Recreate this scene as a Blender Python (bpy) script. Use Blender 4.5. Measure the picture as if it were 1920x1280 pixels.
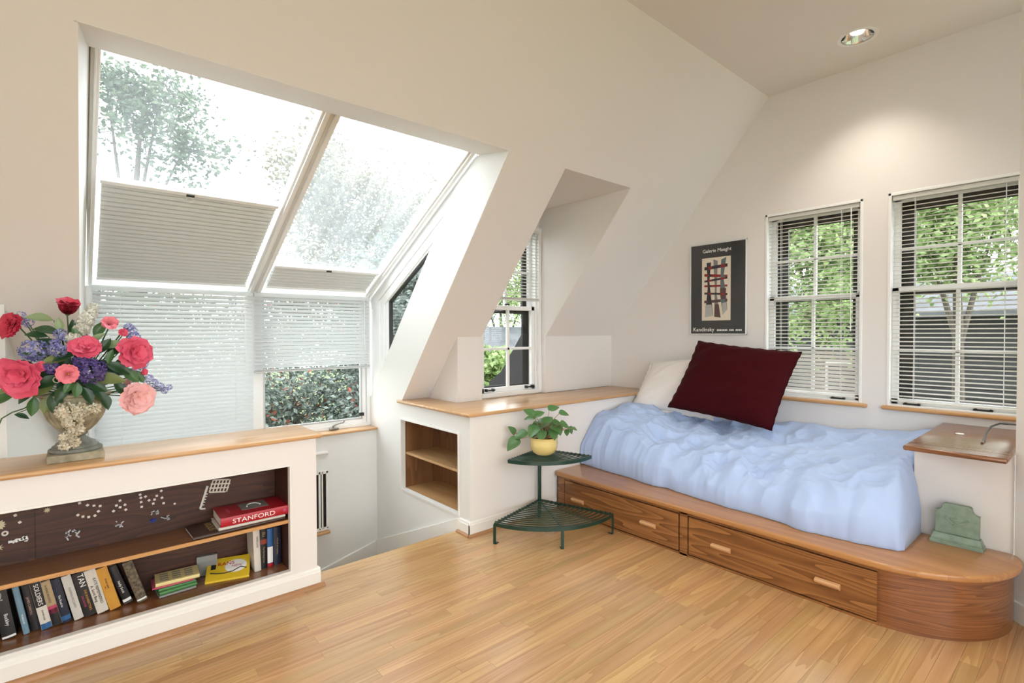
import bpy, bmesh, math, random
from mathutils import Vector, Matrix, noise as mnoise

random.seed(7)
for o in list(bpy.data.objects):
    bpy.data.objects.remove(o)
SC = bpy.context.scene
COL = SC.collection
PI = math.pi

# ------------------------------------------------------------------ camera
cam_d = bpy.data.cameras.new('camera')
cam = bpy.data.objects.new('camera', cam_d)
COL.objects.link(cam)
YAW, PITCH, ROLL = math.radians(40.6613), math.radians(-1.0274), math.radians(-0.1618)
Fv = Vector((math.sin(YAW)*math.cos(PITCH), math.cos(YAW)*math.cos(PITCH), math.sin(PITCH)))
Rv = Vector((math.cos(YAW), -math.sin(YAW), 0))
Uv = Rv.cross(Fv)
R2 = (Rv*math.cos(ROLL) + Uv*math.sin(ROLL)).normalized()
U2 = R2.cross(Fv).normalized()
M = Matrix.Identity(4)
for i in range(3):
    M[i][0] = R2[i]; M[i][1] = U2[i]; M[i][2] = -Fv[i]
M[2][3] = 1.5
cam.matrix_world = M
cam_d.sensor_width = 36.0
cam_d.lens = 966.24/1920*36.0
cam_d.clip_start = 0.02
cam_d.clip_end = 300
SC.camera = cam

# ------------------------------------------------------------------ world, exposure
w = bpy.data.worlds.new('overcast_sky'); SC.world = w
w.use_nodes = True
bg = w.node_tree.nodes['Background']
bg.inputs['Color'].default_value = (0.95, 0.98, 1.0, 1)
bg.inputs['Strength'].default_value = 4.2
SC.view_settings.view_transform = 'Standard'
SC.view_settings.look = 'None'
SC.view_settings.exposure = 0.36
SC.view_settings.gamma = 1.0
SC.view_settings.use_curve_mapping = False
SC.cycles.use_light_tree = False
SC.cycles.max_bounces = 7
SC.cycles.diffuse_bounces = 4
SC.cycles.glossy_bounces = 2
SC.cycles.transmission_bounces = 2
SC.cycles.transparent_max_bounces = 8
SC.cycles.caustics_reflective = False
SC.cycles.caustics_refractive = False
CAN_W = 44.0          # recessed ceiling lamp power
CAN_COL = (1.0, 0.91, 0.80)

# ------------------------------------------------------------------ materials
MATS = {}
def nt_mat(name):
    m = bpy.data.materials.new(name); m.use_nodes = True
    MATS[name] = m
    return m, m.node_tree, m.node_tree.nodes['Principled BSDF']

def mat(name, col, rough=0.55, metal=0.0, spec=None, noise=0.0, nscale=30.0, bump=0.0, bscale=80.0, transl=0.0, coat=0.0, sheen=0.0):
    m, nt, b = nt_mat(name)
    b.inputs['Base Color'].default_value = (*col, 1)
    b.inputs['Roughness'].default_value = rough
    b.inputs['Metallic'].default_value = metal
    if spec is not None: b.inputs['Specular IOR Level'].default_value = spec
    if coat: b.inputs['Coat Weight'].default_value = coat; b.inputs['Coat Roughness'].default_value = 0.08
    if sheen: b.inputs['Sheen Weight'].default_value = sheen; b.inputs['Sheen Roughness'].default_value = 0.4
    if noise or bump:
        tc = nt.nodes.new('ShaderNodeTexCoord')
    if noise:
        n = nt.nodes.new('ShaderNodeTexNoise'); n.inputs['Scale'].default_value = nscale; n.inputs['Detail'].default_value = 4
        nt.links.new(tc.outputs['Object'], n.inputs['Vector'])
        hs = nt.nodes.new('ShaderNodeHueSaturation'); hs.inputs['Color'].default_value = (*col, 1)
        mr = nt.nodes.new('ShaderNodeMapRange')
        mr.inputs['From Min'].default_value = 0.3; mr.inputs['From Max'].default_value = 0.7
        mr.inputs['To Min'].default_value = 1-noise; mr.inputs['To Max'].default_value = 1+noise
        nt.links.new(n.outputs['Fac'], mr.inputs['Value'])
        nt.links.new(mr.outputs['Result'], hs.inputs['Value'])
        nt.links.new(hs.outputs['Color'], b.inputs['Base Color'])
    if bump:
        n2 = nt.nodes.new('ShaderNodeTexNoise'); n2.inputs['Scale'].default_value = bscale; n2.inputs['Detail'].default_value = 3
        nt.links.new(tc.outputs['Object'], n2.inputs['Vector'])
        bp = nt.nodes.new('ShaderNodeBump'); bp.inputs['Strength'].default_value = bump; bp.inputs['Distance'].default_value = 0.01
        nt.links.new(n2.outputs['Fac'], bp.inputs['Height'])
        nt.links.new(bp.outputs['Normal'], b.inputs['Normal'])
    if transl:
        tr = nt.nodes.new('ShaderNodeBsdfTranslucent'); tr.inputs['Color'].default_value = (*col, 1)
        mx = nt.nodes.new('ShaderNodeMixShader'); mx.inputs['Fac'].default_value = transl
        out = nt.nodes['Material Output']
        nt.links.new(b.outputs[0], mx.inputs[1]); nt.links.new(tr.outputs[0], mx.inputs[2])
        nt.links.new(mx.outputs[0], out.inputs['Surface'])
    return m

def wood(name, light, dark, axis='x', rough=0.35, ring=9.0, across=5.0, along=0.5, pore=0.35, rand=0.0, coat=0.0, contrast=1.0):
    """oak: growth rings from stretched noise, fine pores, optional per-object tone"""
    m, nt, b = nt_mat(name)
    N = nt.nodes.new; L = nt.links.new
    geo = N('ShaderNodeNewGeometry')
    vec = geo.outputs['Position']
    oi = None
    if rand:
        oi = N('ShaderNodeObjectInfo')
        cmb = N('ShaderNodeCombineXYZ')
        mu = N('ShaderNodeMath'); mu.operation = 'MULTIPLY'; mu.inputs[1].default_value = 37.0
        L(oi.outputs['Random'], mu.inputs[0])
        for s in ('X', 'Y', 'Z'): L(mu.outputs[0], cmb.inputs[s])
        va = N('ShaderNodeVectorMath'); va.operation = 'ADD'
        L(vec, va.inputs[0]); L(cmb.outputs[0], va.inputs[1]); vec = va.outputs[0]
    def stretched(a, c):
        mp = N('ShaderNodeMapping')
        sc = [a if q in axis else c for q in 'xyz']
        mp.inputs['Scale'].default_value = sc
        L(vec, mp.inputs['Vector']); return mp.outputs[0]
    n1 = N('ShaderNodeTexNoise'); n1.inputs['Scale'].default_value = 1.0; n1.inputs['Detail'].default_value = 2.0; n1.inputs['Roughness'].default_value = 0.45
    L(stretched(along, across), n1.inputs['Vector'])
    m1 = N('ShaderNodeMath'); m1.operation = 'MULTIPLY'; m1.inputs[1].default_value = ring
    L(n1.outputs['Fac'], m1.inputs[0])
    pp = N('ShaderNodeMath'); pp.operation = 'FRACT'; L(m1.outputs[0], pp.inputs[0])
    n2 = N('ShaderNodeTexNoise'); n2.inputs['Scale'].default_value = 1.0; n2.inputs['Detail'].default_value = 3.0
    L(stretched(6.0, 220.0), n2.inputs['Vector'])
    mx = N('ShaderNodeMix'); mx.data_type = 'FLOAT'; mx.inputs['Factor'].default_value = pore
    L(pp.outputs[0], mx.inputs[2]); L(n2.outputs['Fac'], mx.inputs[3])
    cr = N('ShaderNodeValToRGB')
    cr.color_ramp.elements[0].position = 0.12; cr.color_ramp.elements[0].color = (*light, 1)
    cr.color_ramp.elements[1].position = 0.95; cr.color_ramp.elements[1].color = (*dark, 1)
    L(mx.outputs[0], cr.inputs['Fac'])
    col = cr.outputs['Color']
    if rand:
        hs = N('ShaderNodeHueSaturation')
        mr = N('ShaderNodeMapRange'); mr.inputs['To Min'].default_value = 1-rand; mr.inputs['To Max'].default_value = 1+rand*0.7
        L(oi.outputs['Random'], mr.inputs['Value']); L(mr.outputs[0], hs.inputs['Value'])
        ms = N('ShaderNodeMapRange'); ms.inputs['To Min'].default_value = 0.508; ms.inputs['To Max'].default_value = 0.495
        mm = N('ShaderNodeMath'); mm.operation = 'FRACT'
        m7 = N('ShaderNodeMath'); m7.operation = 'MULTIPLY'; m7.inputs[1].default_value = 13.7
        L(oi.outputs['Random'], m7.inputs[0]); L(m7.outputs[0], mm.inputs[0])
        L(mm.outputs[0], ms.inputs['Value']); L(ms.outputs[0], hs.inputs['Hue'])
        L(col, hs.inputs['Color']); col = hs.outputs['Color']
    L(col, b.inputs['Base Color'])
    b.inputs['Roughness'].default_value = rough
    if coat:
        b.inputs['Coat Weight'].default_value = coat; b.inputs['Coat Roughness'].default_value = 0.2
    bp = N('ShaderNodeBump'); bp.inputs['Strength'].default_value = 0.08; bp.inputs['Distance'].default_value = 0.002
    L(mx.outputs[0], bp.inputs['Height']); L(bp.outputs['Normal'], b.inputs['Normal'])
    return m

def glass(name, dirt=0.0, tint=(1, 1, 1), dirtcol=(0.9, 0.95, 0.97), streak=False):
    m = bpy.data.materials.new(name); m.use_nodes = True; MATS[name] = m
    nt = m.node_tree; nt.nodes.clear(); N = nt.nodes.new; L = nt.links.new
    out = N('ShaderNodeOutputMaterial')
    tr = N('ShaderNodeBsdfTransparent'); tr.inputs['Color'].default_value = (*tint, 1)
    gl = N('ShaderNodeBsdfGlossy'); gl.inputs['Roughness'].default_value = 0.02
    lw = N('ShaderNodeLayerWeight'); lw.inputs['Blend'].default_value = 0.5
    pw = N('ShaderNodeMath'); pw.operation = 'POWER'; pw.inputs[1].default_value = 4.0; L(lw.outputs['Facing'], pw.inputs[0])
    fr = N('ShaderNodeMapRange'); fr.inputs['To Min'].default_value = 0.02; fr.inputs['To Max'].default_value = 0.6; L(pw.outputs[0], fr.inputs['Value'])
    mx = N('ShaderNodeMixShader'); L(fr.outputs[0], mx.inputs['Fac']); L(tr.outputs[0], mx.inputs[1]); L(gl.outputs[0], mx.inputs[2])
    last = mx.outputs[0]
    if dirt:
        tl = N('ShaderNodeBsdfTranslucent'); tl.inputs['Color'].default_value = (*dirtcol, 1)
        m2 = N('ShaderNodeMixShader')
        if streak:
            geo = N('ShaderNodeNewGeometry')
            mp = N('ShaderNodeMapping'); mp.inputs['Scale'].default_value = (9, 1.1, 1.1)
            L(geo.outputs['Position'], mp.inputs['Vector'])
            n = N('ShaderNodeTexNoise'); n.inputs['Scale'].default_value = 1.0; n.inputs['Detail'].default_value = 6
            L(mp.outputs[0], n.inputs['Vector'])
            mr = N('ShaderNodeMapRange'); mr.inputs['From Min'].default_value = 0.3; mr.inputs['From Max'].default_value = 0.75
            mr.inputs['To Min'].default_value = dirt*0.7; mr.inputs['To Max'].default_value = dirt*1.35
            L(n.outputs['Fac'], mr.inputs['Value']); L(mr.outputs[0], m2.inputs['Fac'])
        else:
            m2.inputs['Fac'].default_value = dirt
        L(last, m2.inputs[1]); L(tl.outputs[0], m2.inputs[2]); last = m2.outputs[0]
    L(last, out.inputs['Surface'])
    return m

def emit(name, col, s):
    m = bpy.data.materials.new(name); m.use_nodes = True; MATS[name] = m
    nt = m.node_tree; nt.nodes.clear()
    out = nt.nodes.new('ShaderNodeOutputMaterial'); e = nt.nodes.new('ShaderNodeEmission')
    e.inputs['Color'].default_value = (*col, 1); e.inputs['Strength'].default_value = s
    nt.links.new(e.outputs[0], out.inputs['Surface']); return m

def leafmat(name, c1, c2, nscale=3.0, rough=0.5, transl=0.25):
    m, nt, b = nt_mat(name); N = nt.nodes.new; L = nt.links.new
    geo = N('ShaderNodeNewGeometry')
    cr = N('ShaderNodeValToRGB')
    cr.color_ramp.elements[0].color = (*c1, 1); cr.color_ramp.elements[1].color = (*c2, 1)
    L(geo.outputs['Random Per Island'], cr.inputs['Fac'])
    L(cr.outputs['Color'], b.inputs['Base Color']); b.inputs['Roughness'].default_value = rough
    tl = N('ShaderNodeBsdfTranslucent'); L(cr.outputs['Color'], tl.inputs['Color'])
    mx = N('ShaderNodeMixShader'); mx.inputs['Fac'].default_value = transl
    L(b.outputs[0], mx.inputs[1]); L(tl.outputs[0], mx.inputs[2]); L(mx.outputs[0], nt.nodes['Material Output'].inputs['Surface'])
    return m

WALL = mat('wall_paint', (0.80, 0.775, 0.748), 0.75, bump=0.015, bscale=140)
WHITE = mat('white_paint', (0.84, 0.83, 0.79), 0.4)
STAIRW = mat('stair_wall_paint', (0.80, 0.80, 0.77), 0.65)
FRAMEW = mat('window_frame_white', (0.88, 0.89, 0.88), 0.35)
SASHG = mat('aluminium_grey', (0.55, 0.57, 0.58), 0.4, 0.3)
BLACKF = mat('black_storm_frame', (0.012, 0.012, 0.012), 0.5)
BLACK = mat('black_metal', (0.01, 0.01, 0.01), 0.35)
DARKGAP = mat('dark_gap', (0.012, 0.008, 0.006), 0.8)
BLIND = mat('blind_white', (0.86, 0.88, 0.88), 0.4, transl=0.42)
BLINDW = mat('blind_cream', (0.88, 0.87, 0.83), 0.4, transl=0.35)
SHADE = mat('cellular_fabric', (0.68, 0.69, 0.66), 0.85, transl=0.16)
CORD = mat('cord_white', (0.85, 0.86, 0.85), 0.6)
FLOORW = wood('oak_floor', (0.59, 0.36, 0.165), (0.38, 0.195, 0.07), 'x', rough=0.33, ring=10, across=8.0, along=0.4, pore=0.5, rand=0.14, coat=0.6)
LEDGEW = wood('oak_ledge', (0.66, 0.40, 0.19), (0.46, 0.245, 0.095), 'x', rough=0.3, ring=6, across=5, along=0.4, pore=0.5, coat=0.3)
LEDGEY = wood('oak_sill', (0.62, 0.35, 0.15), (0.44, 0.22, 0.08), 'y', rough=0.35, ring=6, across=5, along=0.4, pore=0.5)
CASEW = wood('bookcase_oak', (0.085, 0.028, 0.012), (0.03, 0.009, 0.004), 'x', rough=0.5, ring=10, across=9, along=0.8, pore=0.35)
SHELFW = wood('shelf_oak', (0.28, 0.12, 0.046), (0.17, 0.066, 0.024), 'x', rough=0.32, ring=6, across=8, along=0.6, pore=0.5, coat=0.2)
EDGEW = wood('edge_oak', (0.66, 0.36, 0.14), (0.48, 0.24, 0.085), 'x', rough=0.35, ring=5, across=9, along=0.6, pore=0.5)
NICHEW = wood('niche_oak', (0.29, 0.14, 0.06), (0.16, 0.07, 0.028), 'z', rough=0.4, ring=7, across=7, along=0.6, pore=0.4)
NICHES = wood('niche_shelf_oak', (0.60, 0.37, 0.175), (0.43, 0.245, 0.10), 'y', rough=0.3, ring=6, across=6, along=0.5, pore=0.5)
PLATT = wood('platform_top_oak', (0.50, 0.245, 0.088), (0.35, 0.15, 0.048), 'y', rough=0.3, ring=6, across=7, along=0.35, pore=0.5, coat=0.3)
PLATF = wood('platform_front_oak', (0.38, 0.165, 0.052), (0.12, 0.040, 0.010), 'y', rough=0.32, ring=22, across=5.0, along=0.38, pore=0.35, coat=0.25)
PLATE = wood('platform_end_oak', (0.30, 0.115, 0.038), (0.12, 0.038, 0.012), 'xy', rough=0.3, ring=16, across=14.0, along=0.7, pore=0.3, coat=0.25)
DESKW = wood('desk_oak', (0.31, 0.135, 0.06), (0.11, 0.04, 0.018), 'y', rough=0.25, ring=14, across=7, along=0.5, pore=0.3, coat=0.3)
SHOEW = wood('shoe_oak', (0.44, 0.235, 0.11), (0.30, 0.145, 0.06), 'x', rough=0.4, ring=6, across=9, along=0.6, pore=0.4)
GLASS = glass('clear_glass')
SKYGLASS = glass('dusty_skylight_glass', dirt=0.045, tint=(0.97, 0.99, 1.0), streak=True)
SKYGLASS2 = glass('dirty_skylight_glass', dirt=0.075, tint=(0.97, 0.99, 1.0), streak=True)
DUVET = mat('duvet_cotton', (0.43, 0.56, 0.84), 0.85, noise=0.03, nscale=4, bump=0.04, bscale=300, sheen=0.15)
PILLOWW = mat('pillow_cotton', (0.84, 0.80, 0.76), 0.85, bump=0.03, bscale=250)
MAROON = mat('maroon_velvet', (0.042, 0.002, 0.0045), 0.85, spec=0.1, sheen=0.03)
GREENM = mat('dark_green_enamel', (0.003, 0.036, 0.025), 0.3, coat=0.15)
POT = mat('yellow_glaze', (0.82, 0.66, 0.26), 0.2, coat=0.5)
SOIL = mat('soil', (0.05, 0.032, 0.02), 0.95, bump=0.3, bscale=60)
PLEAF = leafmat('houseplant_leaf', (0.035, 0.12, 0.03), (0.12, 0.26, 0.085), rough=0.3, transl=0.1)
PSTEM = mat('plant_stem', (0.30, 0.16, 0.10), 0.6)
BOOKEND = mat('bookend_green', (0.235, 0.32, 0.245), 0.6, noise=0.14, nscale=26, bump=0.05, bscale=60)
STONE = mat('urn_stone', (0.33, 0.295, 0.205), 0.75, noise=0.35, nscale=22, bump=0.1, bscale=45)
STONED = mat('urn_foot_stone', (0.17, 0.175, 0.145), 0.6, noise=0.3, nscale=25, bump=0.08, bscale=45)
CHROME = mat('chrome_trim', (0.8, 0.8, 0.8), 0.12, 1.0)
GREYM = mat('crank_grey', (0.25, 0.24, 0.22), 0.4, 0.6)
BULB = emit('lamp_bulb', (1.0, 0.92, 0.78), 14.0)
BULB.cycles.emission_sampling = 'NONE'
POSTER = mat('poster_black', (0.032, 0.034, 0.036), 0.18, coat=0.6)
CREAM = mat('poster_cream', (0.74, 0.66, 0.54), 0.4, coat=0.3)
LETTERW = mat('letter_white', (0.85, 0.85, 0.82), 0.6)
LETTERB = mat('letter_black', (0.02, 0.02, 0.02), 0.6)
PAPER = mat('book_paper', (0.78, 0.74, 0.64), 0.85)

# ------------------------------------------------------------------ mesh helpers
ORG = {}
def org(o):
    return ORG.get(o.name, Vector((0, 0, 0))) if o else Vector((0, 0, 0))

class MB:
    def __init__(s): s.v = []; s.f = []
    def add(s, vs, fs):
        b = len(s.v); s.v += [tuple(v) for v in vs]; s.f += [tuple(b+i for i in f) for f in fs]; return s
    def box(s, x0, x1, y0, y1, z0, z1):
        return s.add([(x0, y0, z0), (x1, y0, z0), (x1, y1, z0), (x0, y1, z0), (x0, y0, z1), (x1, y0, z1), (x1, y1, z1), (x0, y1, z1)],
                     [(0, 3, 2, 1), (4, 5, 6, 7), (0, 1, 5, 4), (1, 2, 6, 5), (2, 3, 7, 6), (3, 0, 4, 7)])
    def obox(s, o, ex, ey, ez, a, b, c):
        """box in a frame: ranges a,b,c along ex,ey,ez"""
        o = Vector(o); ex = Vector(ex); ey = Vector(ey); ez = Vector(ez)
        P = [o+ex*i+ey*j+ez*k for k in c for j in b for i in a]
        P = [P[0], P[1], P[3], P[2], P[4], P[5], P[7], P[6]]
        return s.add(P, [(0, 3, 2, 1), (4, 5, 6, 7), (0, 1, 5, 4), (1, 2, 6, 5), (2, 3, 7, 6), (3, 0, 4, 7)])
    def prism(s, poly, axis, a0, a1):
        """poly of 2-D points extruded along an axis; x: (y,z)  y: (x,z)  z: (x,y)"""
        n = len(poly)
        def P(p, a):
            return {'x': (a, p[0], p[1]), 'y': (p[0], a, p[1]), 'z': (p[0], p[1], a)}[axis]
        vs = [P(p, a0) for p in poly]+[P(p, a1) for p in poly]
        fs = [tuple(range(n))[::-1], tuple(range(n, 2*n))]+[(i, (i+1) % n, n+(i+1) % n, n+i) for i in range(n)]
        return s.add(vs, fs)
    def tube(s, pts, r, n=8, cap=True):
        pts = [Vector(p) for p in pts]; rings = []; k = len(pts)
        rr = r if isinstance(r, (list, tuple)) else [r]*k
        up = None
        for i, p in enumerate(pts):
            t = (pts[min(i+1, k-1)]-pts[max(i-1, 0)]).normalized()
            if up is None:
                up = Vector((0, 0, 1)) if abs(t.z) < 0.9 else Vector((1, 0, 0))
            a = t.cross(up).normalized(); b = a.cross(t).normalized(); up = b
            rings.append([p+(a*math.cos(q*2*PI/n)+b*math.sin(q*2*PI/n))*rr[i] for q in range(n)])
        vs = [v for rg in rings for v in rg]
        fs = [(i*n+q, i*n+(q+1) % n, (i+1)*n+(q+1) % n, (i+1)*n+q) for i in range(k-1) for q in range(n)]
        if cap: fs += [tuple(range(n))[::-1], tuple((k-1)*n+q for q in range(n))]
        return s.add(vs, fs)
    def lathe(s, prof, c, n=32, cap=True):
        k = len(prof); vs = []
        for r, z in prof:
            for q in range(n):
                a = q*2*PI/n; vs.append((c[0]+r*math.cos(a), c[1]+r*math.sin(a), c[2]+z))
        fs = [(i*n+q, i*n+(q+1) % n, (i+1)*n+(q+1) % n, (i+1)*n+q) for i in range(k-1) for q in range(n)]
        if cap: fs += [tuple(range(n))[::-1], tuple((k-1)*n+q for q in range(n))]
        return s.add(vs, fs)
    def grid(s, fn, nu, nv):
        vs = [fn(i/(nu), j/(nv)) for i in range(nu+1) for j in range(nv+1)]
        m = nv+1
        return s.add(vs, [(i*m+j, i*m+j+1, (i+1)*m+j+1, (i+1)*m+j) for i in range(nu) for j in range(nv)])
    def mesh(s, name, m, off=(0, 0, 0), bevel=0.0, smooth=False, seg=2, recalc=True):
        me = bpy.data.meshes.new(name); off = Vector(off)
        me.from_pydata([Vector(v)-off for v in s.v], [], s.f)
        bm = bmesh.new(); bm.from_mesh(me)
        if recalc: bmesh.ops.recalc_face_normals(bm, faces=bm.faces)
        if bevel:
            ed = [e for e in bm.edges if len(e.link_faces) == 2 and e.calc_face_angle(0) > 0.5]
            bmesh.ops.bevel(bm, geom=ed, offset=bevel, segments=seg, profile=0.5, affect='EDGES', clamp_overlap=True)
        bm.to_mesh(me); bm.free()
        me.materials.append(m)
        if smooth:
            me.polygons.foreach_set('use_smooth', [True]*len(me.polygons))
            if smooth != 'all':
                try: me.set_sharp_from_angle(angle=math.radians(40))
                except Exception: pass
        return me
    def build(s, name, m, parent=None, bevel=0.0, smooth=False, seg=2, recalc=True, base=None, **props):
        off = org(parent) if parent else (Vector(base) if base is not None else Vector((0, 0, 0)))
        o = bpy.data.objects.new(name, s.mesh(name, m, off, bevel, smooth, seg, recalc)); COL.objects.link(o)
        ORG[o.name] = off
        if parent: o.parent = parent
        else: o.location = off
        for k, v in props.items(): o[k] = v
        return o

def thing(name, loc, label=None, category=None, group=None, kind=None):
    o = bpy.data.objects.new(name, None); COL.objects.link(o)
    o.location = loc; o.empty_display_size = 0.05
    ORG[o.name] = Vector(loc)
    tag(o, label, category, group, kind); return o
def tag(o, label=None, category=None, group=None, kind=None):
    if label: o['label'] = label
    if category: o['category'] = category
    if group: o['group'] = group
    if kind: o['kind'] = kind
    return o
def struct(name, loc=(0, 0, 0)):
    return thing(name, loc, kind='structure')
def inst(name, me, parent, loc, rot=None, scale=None):
    """one more object on shared mesh data; loc is a world position"""
    o = bpy.data.objects.new(name, me); COL.objects.link(o)
    o.parent = parent; o.location = Vector(loc)-org(parent)
    if rot is not None:
        o.rotation_mode = 'QUATERNION'; o.rotation_quaternion = rot
    if scale is not None: o.scale = scale if hasattr(scale, '__len__') else (scale,)*3
    return o
def frame_quat(x, y, z):
    m = Matrix((Vector(x), Vector(y), Vector(z))).transposed()
    return m.to_quaternion()
def look_quat(zdir, spin=0.0):
    z = Vector(zdir).normalized()
    q = z.to_track_quat('Z', 'Y')
    from mathutils import Quaternion
    return q @ Quaternion((0, 0, 1), spin)

_txt = {}
def text(name, s, size, o, ex, ey, m, parent, align='CENTER', depth=0.0006, squash=1.0, offset=0.0):
    """lettering as a flat mesh; ex reading direction, ey up"""
    cu = bpy.data.curves.new('t', 'FONT'); cu.body = s; cu.size = size; cu.align_x = align; cu.align_y = 'CENTER'
    cu.extrude = depth/2; cu.resolution_u = 3; cu.offset = offset
    t = bpy.data.objects.new('t', cu); COL.objects.link(t)
    dg = bpy.context.evaluated_depsgraph_get()
    me = bpy.data.meshes.new_from_object(t.evaluated_get(dg))
    bpy.data.objects.remove(t); bpy.data.curves.remove(cu)
    ex = Vector(ex).normalized(); ey = Vector(ey).normalized(); ez = ex.cross(ey)
    off = org(parent); o = Vector(o)
    for v in me.vertices:
        v.co = o+ex*v.co.x*squash+ey*v.co.y+ez*v.co.z-off
    me.materials.clear(); me.materials.append(m)
    ob = bpy.data.objects.new(name, me); COL.objects.link(ob); ob.parent = parent
    return ob

def cells(mb, axis, a0, a1, breaks, bot, top, holes):
    """wall as upright cells between breaks; holes (u0,u1,v0,v1)"""
    us = sorted(set(breaks+[h[0] for h in holes]+[h[1] for h in holes]))
    us = [u for u in us if breaks[0] <= u <= breaks[-1]]
    for ua, ub in zip(us[:-1], us[1:]):
        mid = (ua+ub)/2
        hs = sorted([h for h in holes if h[0] <= mid <= h[1]], key=lambda h: h[2])
        lo = (bot(ua), bot(ub))
        for h in hs:
            mb.prism([(ua, lo[0]), (ub, lo[1]), (ub, h[2]), (ua, h[2])], axis, a0, a1)
            lo = (h[3], h[3])
        mb.prism([(ua, lo[0]), (ub, lo[1]), (ub, top(ub)), (ua, top(ua))], axis, a0, a1)

# ------------------------------------------------------------------ room geometry constants
YF, ZL, XR, XG, ZC = 3.06, 0.905, 2.218, 4.56, 3.504
TAN = 1.2161
Y0 = 4.074
def yS(z): return Y0-(z-ZL)/TAN
def zS(y): return ZL+(Y0-y)*TAN
YK, ZK = yS(1.46), 1.46
XL, XB = 0.041, 1.098
ZH = 2.698
YTOP = yS(ZC)
XD1, XD2, ZD = 2.757, 3.539, 2.69
XK = 2.497
XKL = -0.235
YWB = 4.575          # wall under the big window
XMIN, YMIN = -2.6, -2.6

# ------------------------------------------------------------------ floor
FLOOR = struct('floor')
mb = MB(); mb.box(XMIN-.1, XG, YMIN-.1, 3.2, -0.25, -0.019)
mb.build('subfloor', DARKGAP, FLOOR)
MB().box(0.9, XR, 3.185, 3.225, -0.05, 0.0).build('stair_nosing', FLOORW, FLOOR, bevel=0.008)
PW = 0.0705
unit = MB().box(0, 1, 0, PW-0.0007, -0.019, 0).mesh('plank', FLOORW, bevel=0.0006, seg=1)
field = MB(); planks = []
row = 0; y = 3.185-PW
rng = random.Random(3)
while y > YMIN:
    x = XMIN-rng.random()*0.9
    while x < 4.5:
        ln = rng.choice((0.45, 0.6, 0.75, 0.9, 1.05, 1.25, 1.5))
        x1 = min(x+ln, 4.55); x0 = max(x, XMIN)
        if x1 > x0+0.02:
            planks.append((x0, x1, y))
        x += ln
    y -= PW; row += 1
def vis(p):
    # nearest planks in front of the lens: shown largest
    cx, cy = (p[0]+p[1])/2, p[2]
    if p[0] > 3.12 and cy > 0.5: return 99
    if cy > 2.98 and p[1] < -0.5: return 99
    fw = cx*0.6516+cy*0.7586; lt = cx*0.7586-cy*0.6516
    if fw < 0.9: return 50-fw
    if abs(lt)/fw > 1.35: return 30+abs(lt)/fw
    return fw
planks.sort(key=vis)
for x0, x1, yy in planks[:290]:
    o = inst('plank', unit, FLOOR, (x0, yy, 0), scale=(x1-x0-0.0006, 1, 1))
for x0, x1, yy in planks[290:]:
    field.box(x0, x1-0.0006, yy, yy+PW-0.0007, -0.019, 0)
field.build('plank_field', FLOORW, FLOOR, kind='stuff')

# stairs going down behind the floor edge
ST = struct('stairs', (1.5, 3.3, -0.2))
for i in range(5):
    MB().box(XKL, XR, 3.225+i*0.26, 3.225+(i+1)*0.26+0.02, -0.19*(i+1)-0.03, -0.19*(i+1)).build('tread', FLOORW, ST, bevel=0.006)
    MB().box(XKL, XR, 3.225+i*0.26-0.02, 3.225+i*0.26, -0.19*(i+1)-0.03, -0.19*i-0.03).build('riser', WHITE, ST)

# ------------------------------------------------------------------ gable wall (right)
WL = (1.235, 1.955, 0.955, 2.50)     # Y0,Y1,z0,z1 window near the corner
WR = (0.30, 1.077, 0.955, 2.505)
mb = MB()
cells(mb, 'x', XG, XG+0.16, [YMIN, 0.3, YTOP, YK, 4.3], lambda y: -0.25, lambda y: min(ZC+.05, zS(y)+0.15 if y > YTOP else ZC+.05), [WL, WR])
mb.build('wall_right', WALL, kind='structure')
# angled return at the right edge of the view
A = Vector((3.715, 0.318)); B = Vector((2.9, -0.497))
mb = MB(); mb.prism([(A.x, A.y), (B.x, B.y), (B.x+.06, B.y-.02), (A.x+.06, A.y-.03)], 'z', 0, ZC)
mb.box(2.9, 2.96, YMIN, B.y, 0, ZC)
mb.build('wall_right_return', WHITE, kind='structure')
mb = MB(); n_ = Vector((-1, 1)).normalized()*0.014
mb.prism([(A.x, A.y), (B.x, B.y), (B.x+n_.x, B.y+n_.y), (A.x+n_.x, A.y+n_.y)], 'z', 0, 0.1)
mb.build('baseboard_return', WHITE, kind='structure')

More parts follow.
